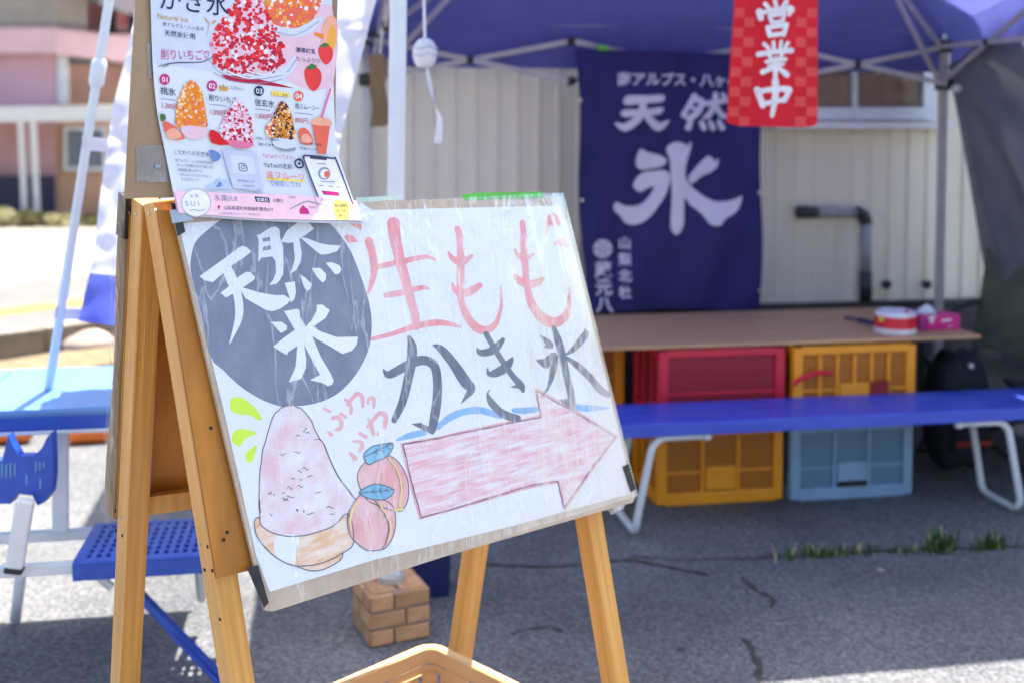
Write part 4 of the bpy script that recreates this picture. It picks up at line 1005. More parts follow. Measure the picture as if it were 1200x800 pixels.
for k, (h0, sg, lx, off) in spec.items():
    T = h0 + Wd * (sg * (LW / 2 + .001)); ft_ = foot2(lx, off, Vector((h0.x, h0.y, 0)))
    z = (ft_ - T).normalized(); x = (U - z * U.dot(z)).normalized(); y = z.cross(x); Ln = (ft_ - T).length
    b = MB().box((0, 0, Ln / 2), (LT, LW, Ln), None, .0025); o = obj('leg', b, 'wood', stand, world=False)
    o.matrix_local = PM[stand.name] @ (Matrix.Translation(T) @ Matrix((x, y, z)).transposed().to_4x4())
    legs[k] = (T, ft_, x, y, z, Ln, o)
def on_leg(k, s, w=0.0, u=0.0): T, ft_, x, y, z, Ln, o = legs[k]; return T + z * s + y * w + x * u
def sgn(k): return 1 if legs[k][3].dot(Wd) > 0 else -1
def slab(name, kl, kr, s0l, s1l, s0r, s1r, w0, th, m, ul=0.0, ur=0.0):
    a, b = sgn(kl), sgn(kr); q = [on_leg(kl, s0l, a * w0, -LT / 2 + ul), on_leg(kr, s0r, b * w0, LT / 2 + ur), on_leg(kr, s1r, b * w0, LT / 2 + ur), on_leg(kl, s1l, a * w0, -LT / 2 + ul)]
    nn = (q[1] - q[0]).cross(q[3] - q[0]).normalized()
    if nn.dot(Wd) < 0: nn = -nn
    return obj(name, MB().prism(q, nn * th), m, stand)
hw = LW / 2
slab('front_panel', 'fl', 'fr', .014, .605, .075, .60, hw + .0005, .0035, 'plywood')
slab('panel_edge', 'fl', 'fr', .013, .606, .074, .601, hw + .0042, .0016, 'plywood_edge', -.0006, .0006)
slab('front_face', 'fl', 'fr', .014, .605, .075, .60, hw + .0060, .0030, 'plywood')
slab('rear_panel', 'rl', 'rr', .03, .60, .05, .60, -hw - .0065, .006, 'plywood')
for kl, kr, s in (('rl', 'rr', .575), ('fl', 'fr', .575)):
    a = on_leg(kl, s, 0, LT / 2); b = on_leg(kr, s, 0, -LT / 2); obj('rail', MB().beam(a, b, .034, .024, ZUP, .002), 'wood', stand)
    a = on_leg(kl, .085, 0, LT / 2); b = on_leg(kr, .10, 0, -LT / 2); obj('rail', MB().beam(a, b, .034, .024, ZUP, .002), 'wood', stand)
for k, pts in {'rl': [(151, 249, 's'), (159, 251, 's'), (135.5, 598, 'h'), (142, 606, 's'), (136, 621, 'h'), (143.5, 627, 'h')], 'fl': [(175, 250, 's'), (182, 247, 's'), (234.5, 637, 's'), (243.5, 640, 'h'), (240, 667, 'h'), (249, 668, 'h'), (258, 725, 'h')]}.items():
    T, ft_, x, y, z, Ln, lo_ = legs[k]; p0 = T - x * (LT / 2)
    for (px, py, kind) in pts:
        c = on_plane(px, py, p0, x); b = MB(); r_ = .0030
        b.tube([c + x * .001, c - x * .0012], r_, 10); obj('screw', b, 'steel' if kind == 's' else 'dark_hole', stand)
c = on_plane(247, 500, on_leg('fl', .3, sgn('fl') * (hw + .0092)), Wd)
for (px, py) in ((247, 501), (266, 623), (262, 632)):
    p0 = on_leg('fl', .3, sgn('fl') * (hw + .0090)); nn = legs['fl'][3] * sgn('fl'); c = on_plane(px, py, p0, nn); obj('screw', MB().tube([c - nn * .001, c + nn * .0012], .0028, 10), 'dark_hole', stand)
# hinge plate over the ridge
hp = MB(); hp.box(H0 + U * .22 + ZUP * -.03, (.35, .03, .003), Matrix.Rotation(TH, 3, 'Z')); obj('hinge', hp, 'cardboard', stand)

# ---- wrapped cardboard sheet on the rear of the stand
rc = thing('rear_board', 'brown wrapped cardboard sheet taped on the back of the stand', 'cardboard', on_leg('rl', .6, 0))
def RC(s, w, u): return on_leg('rl', s, sgn('rl') * -w, u)
def rcb(t): return .026 + .014 * t + .006 * math.sin(t * 9)
mbr = MB(); n_ = 22; ol_ = []
for i in range(n_ + 1): t = i / n_; ol_.append(RC(.01 + .60 * t, hw + .008 + .002 * math.sin(t * 14), -LT / 2 - .004))
for i in range(n_, -1, -1): t = i / n_; ol_.append(RC(.01 + .60 * t, hw + .008 + rcb(t), -LT / 2 - .004))
mbr.prism(ol_, U * (LEN - .12) - ZUP * .07); obj('sheet', mbr, 'cardboard', rc)
tp_ = MB(); q = [RC(.004, hw + .006, -LT / 2 - .007), RC(.075, hw + .006, -LT / 2 - .007), RC(.078, hw + .042, -LT / 2 - .007), RC(.002, hw + .038, -LT / 2 - .007)]
tp_.prism(q, U * .06); obj('tape', tp_, 'black_tape', rc)
fmr = MB(); fmr.grid(lambda a_, b_: RC(.05 + .57 * b_, hw + .010 + (rcb(b_) + .004) * a_, -LT / 2 - .008 - .004 * math.sin(b_ * 31 + a_ * 5) ** 2), 8, 60); obj('wrap', fmr, 'clear_film', rc, smooth=True)

# ================================================================== hand lettered sign
CQ = [(203, 250), (657, 229), (745, 581), (312, 716)]
def pq(k, s): return on_leg(k, s, sgn(k) * (hw + .0092))
sn = (pq('fr', .1) - pq('fl', .1)).cross(pq('fl', .6) - pq('fl', .1)).normalized()
if sn.dot(Wd) < 0: sn = -sn
CB = [pq('fl', .1) + sn * max(.0125, .0125 + max((pq(k, s) - pq('fl', .1)).dot(sn) for k in ('fl', 'fr') for s in (.1, .6)))]
def SB(px, py, lift=0.0): return on_plane(px, py, CB[0], sn) + sn * lift
sign = thing('lettered_sign', 'white hand lettered paper sign on cardboard, wrapped in clear film', 'sign', SB(520, 648))
obj('cardboard', MB().prism([SB(x, y, -.0008) for x, y in ((203, 247), (430, 236), (640, 230), (657, 229), (661, 240), (700, 396), (745, 581), (742, 588), (520, 652), (320, 716), (311, 715), (256, 480))], -sn * .0075), 'cardboard_pale', sign)
paper = Flat(SB, base=.0, sub=0); paper.poly([(209, 262), (430, 246.5), (655, 241), (664, 262), (703, 415), (741.5, 577), (600, 616), (440, 655), (316, 693), (300, 650), (262, 480)]); paper.make('paper', 'paper', sign)
gs = Flat(SB, base=.0008); gs.poly([(540, 228.5), (560, 226), (635, 225), (638, 232), (545, 235)]); gs.make('green_strip', 'green_wrap', sign)
gs = Flat(SB, base=.0008); gs.poly([(417, 232), (470, 229), (472, 233.5), (419, 238)]); gs.make('green_strip', 'green_faint', sign)

Az = lambda p: zc(220, 240, 6.667, p); Bz = lambda p: zc(320, 240, 6.667, p); Cz = lambda p: zc(220, 350, 5.4545, p); Dz = lambda p: zc(420, 240, 5, p)
Ez = lambda p: zc(540, 230, 5, p); Fz = lambda p: zc(440, 380, 5.714, p); Gz = lambda p: zc(560, 370, 6.156, p); Hz = lambda p: zc(460, 450, 4.2857, p)
Iz = lambda p: zc(260, 450, 5.333, p); Jz = lambda p: zc(280, 560, 5, p); Kz = lambda p: zc(370, 440, 8, p)
f = Flat(SB)
f.poly([(320, 246), (352, 248), (384, 259.5), (407, 288), (416, 306), (427, 336), (434, 362), (435.5, 387), (431, 412), (416, 440), (394, 462), (367, 473), (337, 476), (322, 474), (302, 465.5), (280, 451), (260, 432), (247, 418), (236, 370), (226, 330), (223, 310), (227, 288), (235, 277), (248, 266), (262, 256), (290, 248)], 0, 3)
disc = f.make('disc', 'slate_marker', sign)
def chars(shapes, m, base=.0014, name='character', parent=None):
    f = Flat(SB, base=base)
    for kind, pts, sm_ in shapes:
        if kind == 'p': f.poly(pts, 0, sm_)
        else: f.stroke(pts)
    return f.make(name, m, parent or sign)
chars([('p', Az([(90,560),(150,518),(300,410),(400,335),(425,322),(460,332),(498,368),(420,425),(350,472),(270,540),(195,607),(130,590)]), 0),
       ('s', Az([(305,500,78),(350,600,84),(385,690,66),(400,780,66),(402,850,62),(385,930,48),(328,1082,8)]), 0),
       ('p', Az([(255,690),(330,630),(400,560),(455,525),(490,528),(525,565),(515,590),(440,640),(380,680),(300,725)]), 0),
       ('p', [(279,336),(288,338),(304,343),(322,346),(333,346),(340,351),(337,356),(328,362),(319,365),(311,363),(288,350)], 0)], 'white_gap', parent=disc)
chars([('p', Az([(540,235),(560,235),(650,175),(690,172),(715,190),(722,260),(745,330),(748,440),(745,540),(720,590),(690,620),(635,628),(665,590),(690,530),(685,440),(660,405),(575,415),(550,450),(555,280)]), 0),
       ('p', Bz([(60,290),(110,200),(190,140),(245,128),(290,150),(318,190),(240,245),(205,265),(215,330),(225,380),(215,450),(180,510),(130,545),(155,490),(170,420),(160,295),(120,300)]), 0),
       ('p', Bz([(205,250),(270,265),(360,300),(440,315),(530,318),(500,365),(430,385),(375,392),(320,350),(260,300)]), 0),
       ('p', Bz([(90,610),(170,600),(178,690),(165,740),(138,765),(120,700)]), 0), ('p', Bz([(210,545),(250,570),(300,620),(295,655),(265,675),(240,640)]), 0),
       ('p', Bz([(300,495),(370,495),(415,545),(410,590),(385,610),(340,560)]), 0), ('p', Bz([(410,455),(460,450),(520,475),(535,510),(515,540),(485,545),(450,500)]), 0)], 'white_gap', parent=disc)
chars([('p', Az([(585,265),(640,250),(645,285),(585,290)]), 0), ('p', Az([(590,330),(645,318),(650,350),(588,362)]), 0)], 'slate_marker', .0026, 'counter', disc)
chars([('p', Cz([(530,148),(600,148),(635,175),(632,200),(595,220)]), 0),
       ('p', Cz([(615,80),(700,65),(715,75),(720,120),(755,180),(790,140),(825,75),(825,40),(860,38),(908,75),(880,125),(800,180),(850,210),(950,245),(1088,243),(1080,290),(1050,330),(990,352),(920,310),(795,240),(850,370),(910,470),(932,520),(925,545),(895,557),(860,535),(780,518),(845,485),(820,440),(742,290),(757,380),(755,440),(725,510),(645,533),(690,430),(700,300),(640,340),(635,358),(600,340),(545,305),(620,245),(685,200)]), 0)], 'white_gap', parent=disc)
chars([('p', Bz([(545,128),(690,150),(690,205),(655,180),(600,150)]), 0), ('p', Bz([(553,250),(585,232),(630,245),(665,290),(625,295),(590,300)]), 0)], 'pink_marker', name='pink_mark')
chars([('s', Dz([(62,215,50),(85,300,46),(90,400,40),(68,490,24),(50,525,8)]), 0), ('s', Dz([(110,365,30),(250,335,34),(390,305,26),(450,325,10)]), 0),
       ('s', Dz([(205,110,74),(215,200,68),(245,330,60),(285,480,55),(325,620,50),(340,712,44)]), 0), ('s', Dz([(165,530,34),(280,510,36),(370,485,28),(410,492,10)]), 0),
       ('s', Dz([(85,785,25),(200,755,26),(340,710,36),(480,690,36),(600,715,12)]), 0)], 'pink_marker')
chars([('s', Dz([(580,140,34),(597,200,45),(600,320,46),(598,480,45),(605,570,40),(640,660,46),(700,725,50),(760,730,46),(808,690,32),(835,600,18),(838,540,12),(832,470,6)]), 0),
       ('s', Dz([(528,280,14),(556,318,36),(610,335,46),(664,300,20)]), 0), ('s', Dz([(550,465,16),(568,500,36),(610,518,48),(660,505,48),(710,472,34)]), 0)], 'pink_marker')
chars([('s', Ez([(360,155,32),(368,230,35),(370,330,40),(378,430,40),(390,540,40),(420,640,50),(480,715,60),(550,740,62),(610,705,45),(632,640,25),(637,560,12),(640,530,5)]), 0),
       ('s', Ez([(315,310,12),(335,345,25),(375,365,40),(425,340,12)]), 0), ('s', Ez([(315,460,18),(345,495,44),(400,515,45),(450,505,45),(480,485,25)]), 0)], 'pink_marker')
chars([('p', Ez([(500,130),(520,108),(560,104),(588,130),(585,165),(560,180),(530,172),(512,185),(505,235),(492,235),(494,180)]), 3), ('p', Ez([(540,290),(570,250),(605,240),(635,285),(630,310),(600,295),(570,285)]), 0)], 'pink_marker', name='pink_mark')
chars([('s', Fz([(225,85,26),(245,150,62),(240,250,65),(215,380,60),(180,520,55),(125,640,40)]), 0),
       ('s', Fz([(52,300,8),(90,335,52),(180,290,60),(280,245,65),(350,245,62),(400,290,60),(415,400,60),(410,520,62),(395,620,62),(378,700,52)]), 0),
       ('p', Fz([(240,665),(300,655),(350,680),(408,705),(385,738),(320,705)]), 0), ('s', Fz([(390,140,15),(440,165,50),(520,260,65),(600,380,75),(640,430,58),(610,480,30),(575,525,6)]), 0)], 'dark_marker')
chars([('s', Gz([(-6,232,10),(15,262,45),(70,262,55),(130,230,60),(180,172,32)]), 0), ('s', Gz([(70,375,8),(80,415,34),(130,410,60),(200,370,65),(240,320,38),(248,300,12)]), 0),
       ('s', Gz([(60,130,40),(110,220,40),(180,330,42),(250,430,42),(310,500,52),(325,540,26)]), 0), ('p', Gz([(230,512),(290,490),(310,530),(280,520)]), 0),
       ('s', Gz([(85,535,8),(70,560,15),(95,620,50),(160,690,55),(230,725,60),(285,735,50)]), 0)], 'dark_marker')
chars([('s', Gz([(545,80,30),(580,180,55),(610,290,52),(640,430,50),(670,560,52),(685,655,44)]), 0), ('p', Gz([(585,605),(660,590),(705,640),(700,685),(650,655)]), 0),
       ('p', Gz([(443,135),(510,165),(545,205),(540,238),(520,238),(475,225),(490,210)]), 0), ('p', Gz([(418,315),(470,310),(530,265),(560,262),(580,290),(575,360),(545,460),(505,540),(450,590),(495,520),(515,440),(520,345),(505,375),(480,378),(445,350)]), 0),
       ('s', Gz([(640,275,15),(690,240,40),(750,170,52),(778,125,44),(768,98,10)]), 0), ('s', Gz([(640,300,22),(720,360,48),(820,455,50),(880,530,55),(940,566,44)]), 0)], 'dark_marker', .0018)
chars([('s', Hz([(25,278,14),(90,256,32),(165,240,30)]), 0), ('s', Hz([(228,215,26),(290,165,36),(370,135,34),(450,132,36),(530,158,24),(560,168,8)]), 0),
       ('s', Hz([(610,130,24),(660,132,32),(720,125,28)]), 0), ('s', Hz([(855,78,10),(930,115,30),(1000,120,32),(1085,118,8)]), 0)], 'blue_marker', .0006, 'swoosh')
ao = Hz([(52,300),(220,272),(450,222),(745,165),(732,100),(718,30),(900,130),(1120,262),(1000,420),(860,622),(844,550),(828,485),(690,508),(420,590),(145,668),(95,490)])
f = Flat(SB, base=.0006); f.poly(ao); arrow = f.make('arrow', 'arrow_fill', sign)
def offs(pts, k): cx = sum(p[0] for p in pts) / len(pts); cy = sum(p[1] for p in pts) / len(pts); return [(p[0] + (p[0] - cx) / math.hypot(p[0] - cx, p[1] - cy) * k, p[1] + (p[1] - cy) / math.hypot(p[0] - cx, p[1] - cy) * k) for p in pts]
f = Flat(SB, base=.0009); oo = offs(ao, 2.2)
for a_, b_ in zip(oo, oo[1:] + oo[:1]): f.line([a_, b_], 2.2)
f.make('outline', 'soft_pink_marker', arrow)
f = Flat(SB, base=.0035); rnd = random.Random(5)
for a_, b_ in zip(ao, ao[1:] + ao[:1]):
    k = 5; f.stroke([(a_[0] + (b_[0] - a_[0]) * t / k + rnd.uniform(-.35, .35), a_[1] + (b_[1] - a_[1]) * t / k + rnd.uniform(-.35, .35), rnd.uniform(1.1, 1.9)) for t in range(k + 1)])
f.make('outline', 'maroon_line', arrow)
# shaved ice, bowl, peaches
ice_l = Jz([(128,275),(122,240),(118,120)]) + Iz([(240,800),(233,700),(235,620),(245,480),(270,360),(310,230),(350,165),(400,135),(450,132),(510,165),(550,215),(590,300),(640,380),(680,480),(730,580),(790,660),(850,740)])
ice_b = Jz([(640,205),(550,280),(420,325),(310,340),(200,320)])
f = Flat(SB, base=.0016); f.poly(ice_l + ice_b); ice = f.make('ice_drawing', 'ice_fill', sign)
f = Flat(SB, base=.0022); jit = random.Random(9)
f.stroke([(x + jit.uniform(-.5, .5), y + jit.uniform(-.5, .5), 1.3) for x, y in smoothpts(ice_l[:16], 3)] ); f.stroke([(x, y, 1.7) for x, y in ice_l[15:]])
for _ in range(30):
    x = jit.uniform(312, 392); y = jit.uniform(485, 604)
    lo_x = 306 + max(0, (560 - y)) * .22; hi_x = 365 + max(0, (y - 490)) * .32
    if not lo_x < x < hi_x: continue
    k = jit.uniform(2, 9); f.stroke([(x, y, .7), (x + k * .35, y + jit.uniform(-2, 2), 1.0), (x + k * .7, y + jit.uniform(-1.5, 2.5), .9), (x + k, y + jit.uniform(-1, 2), .6)], 0, 3)
f.make('ink_lines', 'ink_line', ice)
bo_ = Jz([(90,270),(95,240),(120,228),(130,275),(200,320),(310,340),(420,325),(550,280),(640,205),(672,375),(600,440),(500,490),(410,510),(310,508),(200,450),(110,350)])
f = Flat(SB, base=.0026); f.poly(bo_); f.poly(Jz([(325,512),(410,514),(500,494),(610,435),(590,480),(500,530),(420,540)])); bowl = f.make('bowl_drawing', 'bowl_fill', sign)
f = Flat(SB, base=.0034); f.poly(Jz([(228,332),(350,338),(335,420),(320,504),(225,460),(205,400)]), 0, 3); f.make('highlight', 'white_gap', bowl)
f = Flat(SB, base=.0038)
q_ = smoothpts(bo_, 3, True)
for a_, b_ in zip(q_, q_[1:] + q_[:1]): f.line([a_, b_], 1.25)
f.stroke([(x, y, 1.2) for x, y in Jz([(325,512),(420,540),(500,530),(590,480),(610,435)])]); f.make('ink_lines', 'ink_line', bowl)
def peach(outl, crease, leaf, yel, base):
    f = Flat(SB, base=base); f.poly(outl, 0, 3); pch = f.make('peach_drawing', 'peach_fill', sign)
    f = Flat(SB, base=base + .0007); q = smoothpts(outl, 4, True)
    for a_, b_ in zip(q, q[1:] + q[:1]): f.line([a_, b_], 1.15)
    f.stroke([(x, y, 1.0) for x, y in crease]); f.make('ink_lines', 'ink_line', pch)
    f = Flat(SB, base=base + .0016 - .0008); f.z = base + .0005; f.step = .00002
    for y_ in yel: f.stroke(y_)
    f.make('yellow_shading', 'yellow_pencil', pch)
    f = Flat(SB, base=base + .0082); f.poly(leaf, 0, 3); lf = f.make('leaf_drawing', 'leaf_fill', sign)
    f = Flat(SB, base=base + .0090); q = smoothpts(leaf, 3, True); f.step = .00002
    for a_, b_ in zip(q, q[1:] + q[:1]): f.line([a_, b_], 1.1)
    a_, b_ = leaf[0], max(leaf, key=lambda p: math.hypot(p[0] - leaf[0][0], p[1] - leaf[0][1])); f.line([a_, b_], .9)
    for t in (.35, .55, .75):
        x, y = a_[0] + (b_[0] - a_[0]) * t, a_[1] + (b_[1] - a_[1]) * t; f.line([(x, y), (x + 4, y - 4)], .7); f.line([(x, y), (x + 5, y + 2.5)], .7)
    f.make('ink_lines', 'ink_line', lf)
peach([(419, 562), (423, 546), (437, 536), (452, 532), (467, 541), (477, 560), (478.5, 582), (472, 597), (465, 598), (455, 596), (430, 585)], [(452, 534), (463, 548), (469, 568), (468, 592)], Kz([(450,760),(462,715),(530,660),(600,645),(720,630),(705,705),(640,770),(560,800),(490,830)]),
      [[(455, 536, 2.4), (465, 550, 2.2), (470, 570, 2.0), (468, 592, 3)], [(462, 597, 3), (471, 596, 3.4)]], .0006)
peach(Jz([(633,250),(650,180),(700,105),(760,88),(830,118),(895,155),(918,230),(905,330),(860,405),(800,422),(750,420),(690,380),(650,330)]), Jz([(790,125),(848,205),(877,280),(860,370),(838,412)]), Jz([(702,85),(760,45),(820,35),(905,65),(880,108),(830,125),(765,118)]),
      [zc(280, 560, 5, [(652, 300, 8), (645, 240, 12), (665, 170, 12), (700, 125, 8)]), zc(280, 560, 5, [(810, 140, 8), (862, 220, 9), (884, 290, 9), (866, 375, 8)])], .0040)
for pl in ([(50,130),(60,90),(110,78),(170,110),(220,160),(250,215),(230,225),(180,195),(100,185),(60,165)], [(62,330),(80,290),(140,278),(220,305),(150,335),(125,375),(100,388),(65,360)], [(150,430),(180,400),(220,380),(205,440),(190,480),(165,488),(148,460)]):
    f = Flat(SB); f.poly(Iz(pl), 0, 3); f.make('lime_dash', 'lime_marker', sign)
kan = [[(80,308,26),(135,335,30)],[(160,395,36),(210,390,40),(240,440,40),(228,490,38),(195,505,34)],[(112,525,18),(145,550,40)],[(235,355,30),(280,385,34)],
       [(275,220,24),(330,285,34),(330,345,34)],[(300,270,34),(340,215,38),(390,168,40),(435,200,40),(440,285,32)],[(490,262,22),(500,215,32),(540,215,38),(545,292,28)],
       [(492,400,22),(520,470,40),(538,545,36)],[(490,475,36),(540,410,38),(600,350,42),(655,380,48),(648,480,34)],[(415,540,36),(470,572,34)],[(355,612,24),(420,620,38),(436,660,38),(408,702,32)],[(318,720,20),(370,772,48)],[(580,525,10),(580,550,22)]]
chars([('s', Kz(s), 0) for s in kan], 'soft_pink_marker', name='small_lettering')
# black and grey tape pieces
def tape(quad_, m, lift=.0042, name='tape'):
    return obj(name, MB().prism([SB(x, y, lift) for x, y in quad_], -sn * .0012), m, sign)
tape([(288, 664), (301, 661), (313.5, 705), (308, 711)], 'black_tape'); tape([(728.5, 546), (735, 543), (743.5, 572), (738, 576)], 'black_tape')
tape([(199, 238), (208, 240), (216, 272), (207, 277)], 'black_tape')
# clear film wrapped over the sheet, puckered where it is gathered
anch = [(448, 232, 46, 1.5), (640, 238, 30, 1.1), (382, 668, 30, 1.1), (322, 690, 20, .8), (215, 262, 22, .7), (700, 560, 14, .5)]
def filmh(x, y):
    h = .0030
    for ax, ay, k, s in anch:
        dx, dy = x - ax, y - ay; r = math.hypot(dx, dy) + 1; a_ = math.atan2(dy, dx); h += .0009 * s * math.sin(a_ * k * .5 + .8 * math.sin(r * .02)) * math.exp(-r / 110) * min(1, r / 12)
    h += .0006 * math.sin((x - .25 * y) * .085 + 1.3 * math.sin(y * .012)) * math.sin(y * .009 + 1) + .0003 * math.sin((x - .24 * y) * .21 + 2 * math.sin(y * .02))
    if x - .25 * (y - 230) > 610: h += .0003 * math.sin((x - .25 * y) * .30)
    return max(h, .0022)
def filmf(u, v):
    a0 = (201 + (310 - 201) * v, 247 + (716 - 247) * v); b0 = (660 + (747 - 660) * v, 226 + (580 - 226) * v); x = a0[0] + (b0[0] - a0[0]) * u; y = a0[1] + (b0[1] - a0[1]) * u
    ed = min(u, 1 - u, v, 1 - v); return SB(x, y, filmh(x, y) * min(1, .12 + ed * 24) + .001)
obj('film', MB().grid(filmf, 170, 110), 'clear_film', sign, smooth=True)
# folded film ends at the lower right
obj('film_flap', MB().grid(lambda u, v: SB(716 + 30 * u + 3 * math.sin(v * 9), 590 - 8 * u + (10 + 6 * math.sin(u * 5)) * v, -.004 - .012 * v + .003 * math.sin(u * 14)), 14, 8), 'clear_film', sign, smooth=True)

# ================================================================== menu poster on its cardboard backing
def frame_pt(px, py, w): return on_plane(px, py, H0 + Wd * w, Wd)
bk = thing('poster_backing', 'brown cardboard sheet standing behind the menu poster', 'cardboard', frame_pt(270, 234, .014))
ob = [(147, 233), (152, 140), (160, 0), (171, -190), (400, -176), (394, 60), (392, 226), (300, 230)]
obj('sheet', MB().prism([frame_pt(x, y, .062) for x, y in ob], -Wd * .006), 'cardboard', bk)
cpch = obj('clear_patch', MB().prism([frame_pt(x, y, .0635) for x, y in ((160, 171), (199, 170), (204, 214), (160, 213))], -Wd * .0006), 'clear_tape', bk)
obj('patch_mark', MB().tube([frame_pt(181, 195, .064), frame_pt(187, 196, .064)], .003, 8), 'grey_tape', cpch)
obj('clear_strip', MB().prism([frame_pt(x, y, .0635) for x, y in ((172, 50), (177, 52), (179, 92), (174, 92))], -Wd * .0006), 'clear_tape', bk)
def PS(px, py, lift=0.0):
    w = .067
    for _ in range(24):
        p = frame_pt(px, py, w); dz = max(0.0, 1.402 - p.z); w = .067 + 1.9 * dz * dz
    sl = 3.8 * dz; nn = (Wd + ZUP * sl).normalized(); return p + nn * lift
ps = thing('menu_poster', 'white menu poster with shaved ice pictures curling over the top of the sign', 'poster', PS(310, 255))
pl_ = smoothpts([(170, -185), (174, -90), (176.5, 0), (179, 76), (184, 130), (191, 166), (199, 206), (208, 252)], 6); prr = smoothpts([(386, -165), (388, -70), (389, 0), (390, 60), (391, 103), (394, 165), (404, 205), (424, 262)], 6)
def psf(u, v): a, b = samp(pl_, v), samp(prr, v); return PS(a[0] + (b[0] - a[0]) * u, a[1] + (b[1] - a[1]) * u + 2.5 * math.sin(math.pi * u) * v ** 4)
obj('sheet', MB().grid(psf, 30, 90), 'poster_paper', ps, smooth=True)
def slope(y): return .125 if y < 110 else max(.035, .125 - (y - 110) * .00062)
def upv(y): return (-.03 if y < 120 else -.03 - (y - 120) * .0016, -1)
PL = [.0002]
def pflat(sub=0, step=.000004): PL[0] += .00003; return Flat(PS, base=PL[0], step=step, sub=sub)
def T(txt, x, y, h, m, bold=.0, sx=1.0, name='lettering', s=None):
    f = pflat(step=0); f.text(txt, x, y, h, (1, slope(y) if s is None else s), upv(y), 0, bold, sx); f.make(name, m, ps)
def PP(pts, m, name, smooth=0): f = pflat(2); f.poly(pts, 0, smooth); return f.make(name, m, ps)
# picture areas first
PP([(171.5, -150), (388, -134), (390, 101), (330, 95), (262, 86), (180.5, 74)], 'p_hero', 'picture_ground')
PP([(322, 18), (388.5, 6), (390, 102), (340, 97), (318, 60)], 'p_blush', 'picture_ground', 2)
def inside(x, y, poly):
    r = False; j = len(poly) - 1
    for i in range(len(poly)):
        if (poly[i][1] > y) != (poly[j][1] > y) and x < (poly[j][0] - poly[i][0]) * (y - poly[i][1]) / (poly[j][1] - poly[i][1]) + poly[i][0]: r = not r
        j = i
    return r
def heap(outl, cols, basecol, n, size, seed, name, wts=None, drizzle=None, dk=None, lt=None):
    q = smoothpts(outl, 3, True); rnd = random.Random(seed)
    f = pflat(1); f.poly(q, len(cols)); b0 = PL[0]
    x0, x1 = min(p[0] for p in q), max(p[0] for p in q); y0, y1 = min(p[1] for p in q), max(p[1] for p in q); k = 0
    for _ in range(n * 6):
        x, y = rnd.uniform(x0, x1), rnd.uniform(y0, y1)
        if not inside(x, y, q): continue
        k += 1
        if k > n: break
        r = size * rnd.uniform(.45, 1.25); m_ = 5 + rnd.randrange(3); a0 = rnd.uniform(0, 6)
        pts = [(x + r * rnd.uniform(.6, 1.2) * math.cos(a0 + t * 6.283 / m_), y + r * rnd.uniform(.6, 1.2) * math.sin(a0 + t * 6.283 / m_)) for t in range(m_)]
        mi = rnd.choices(range(len(cols)), wts)[0] if wts else rnd.randrange(len(cols)); sh_ = .55 * (x - x0) / (x1 - x0) + .45 * (y - y0) / (y1 - y0)
        if dk is not None and rnd.random() < (sh_ - .35) * .75: mi = dk
        elif lt is not None and rnd.random() < (.5 - sh_) * .8: mi = lt
        f.tri(pts, [tuple(range(m_))], mi, b0 + .00002 + k * .0000006)
    if drizzle:
        for (a, b) in drizzle: f.tri([(a[0] - .8, a[1]), (a[0] + .8, a[1]), (b[0] + .8, b[1]), (b[0] - .8, b[1])], [(0, 1, 2, 3)], drizzle_mi, b0 + .00002 + (n + 5) * .0000006)
    PL[0] += .00002 + n * .0000007
    return f.make(name, cols + [basecol], ps)
drizzle_mi = 0
PP([(248, 66), (262, 80), (300, 88), (332, 80), (345, 66), (347, 78), (330, 94), (296, 99), (262, 93), (246, 76)], 'p_dishshade', 'glass_dish', 2)
heap([(310, 4), (320, 28), (345, 33), (362, 26), (376, 4), (368, -30), (330, -38)], ['p_orange', 'p_amber', 'p_cream', 'p_white', 'p_coral'], 'p_coral', 260, 2.6, 11, 'ice_picture', [6, 3, 1, 4, 1], dk=4, lt=1)
PP([(318, 28), (345, 35), (372, 20), (378, 24), (362, 40), (345, 44), (326, 40)], 'p_dishshade', 'glass_dish', 2)
PP([(258, 88), (290, 90), (332, 100), (345, 104), (300, 99), (268, 95)], 'p_crimson', 'red_sauce')
heap([(246, 46), (249, 65), (258, 82), (290, 87), (321, 85), (334, 70), (331, 53), (319, 27), (308, 6), (297, -18), (287, -22), (275, 2), (258, 27)], ['p_red', 'p_scarlet', 'p_crimson', 'p_white', 'p_blush', 'p_rose'], 'p_blush', 520, 3.1, 12, 'ice_picture', [9, 5, 3, 4, 2, 1], dk=2, lt=1)
for q in ([(246, 70), (258, 84), (292, 92), (332, 86), (346, 70)], [(250, 84), (268, 93), (300, 97), (330, 92)], [(322, 36), (346, 40), (374, 24)]):
    f = pflat(); f.stroke([(x, y + 1.3, .7) for x, y in q]); f.make('glass_edge', 'p_grey', ps)
for q in ([(290, 84), (312, 88), (322, 80)], [(262, 82), (292, 92), (336, 86)]): 
    f = pflat(); f.stroke([(x, y, 1.4) for x, y in q]); f.make('glass_edge', 'p_white', ps)
f = pflat(1); f.ellipse(386, 42, 9.5, 24, 0, .1); f.ellipse(388, 46, 5, 16, 1, .1); f.make('peach_picture', ['p_peach', 'p_amber'], ps)
PP([(368, 38), (378, 40), (379, 46), (369, 42)], 'p_orange', 'fruit_picture')
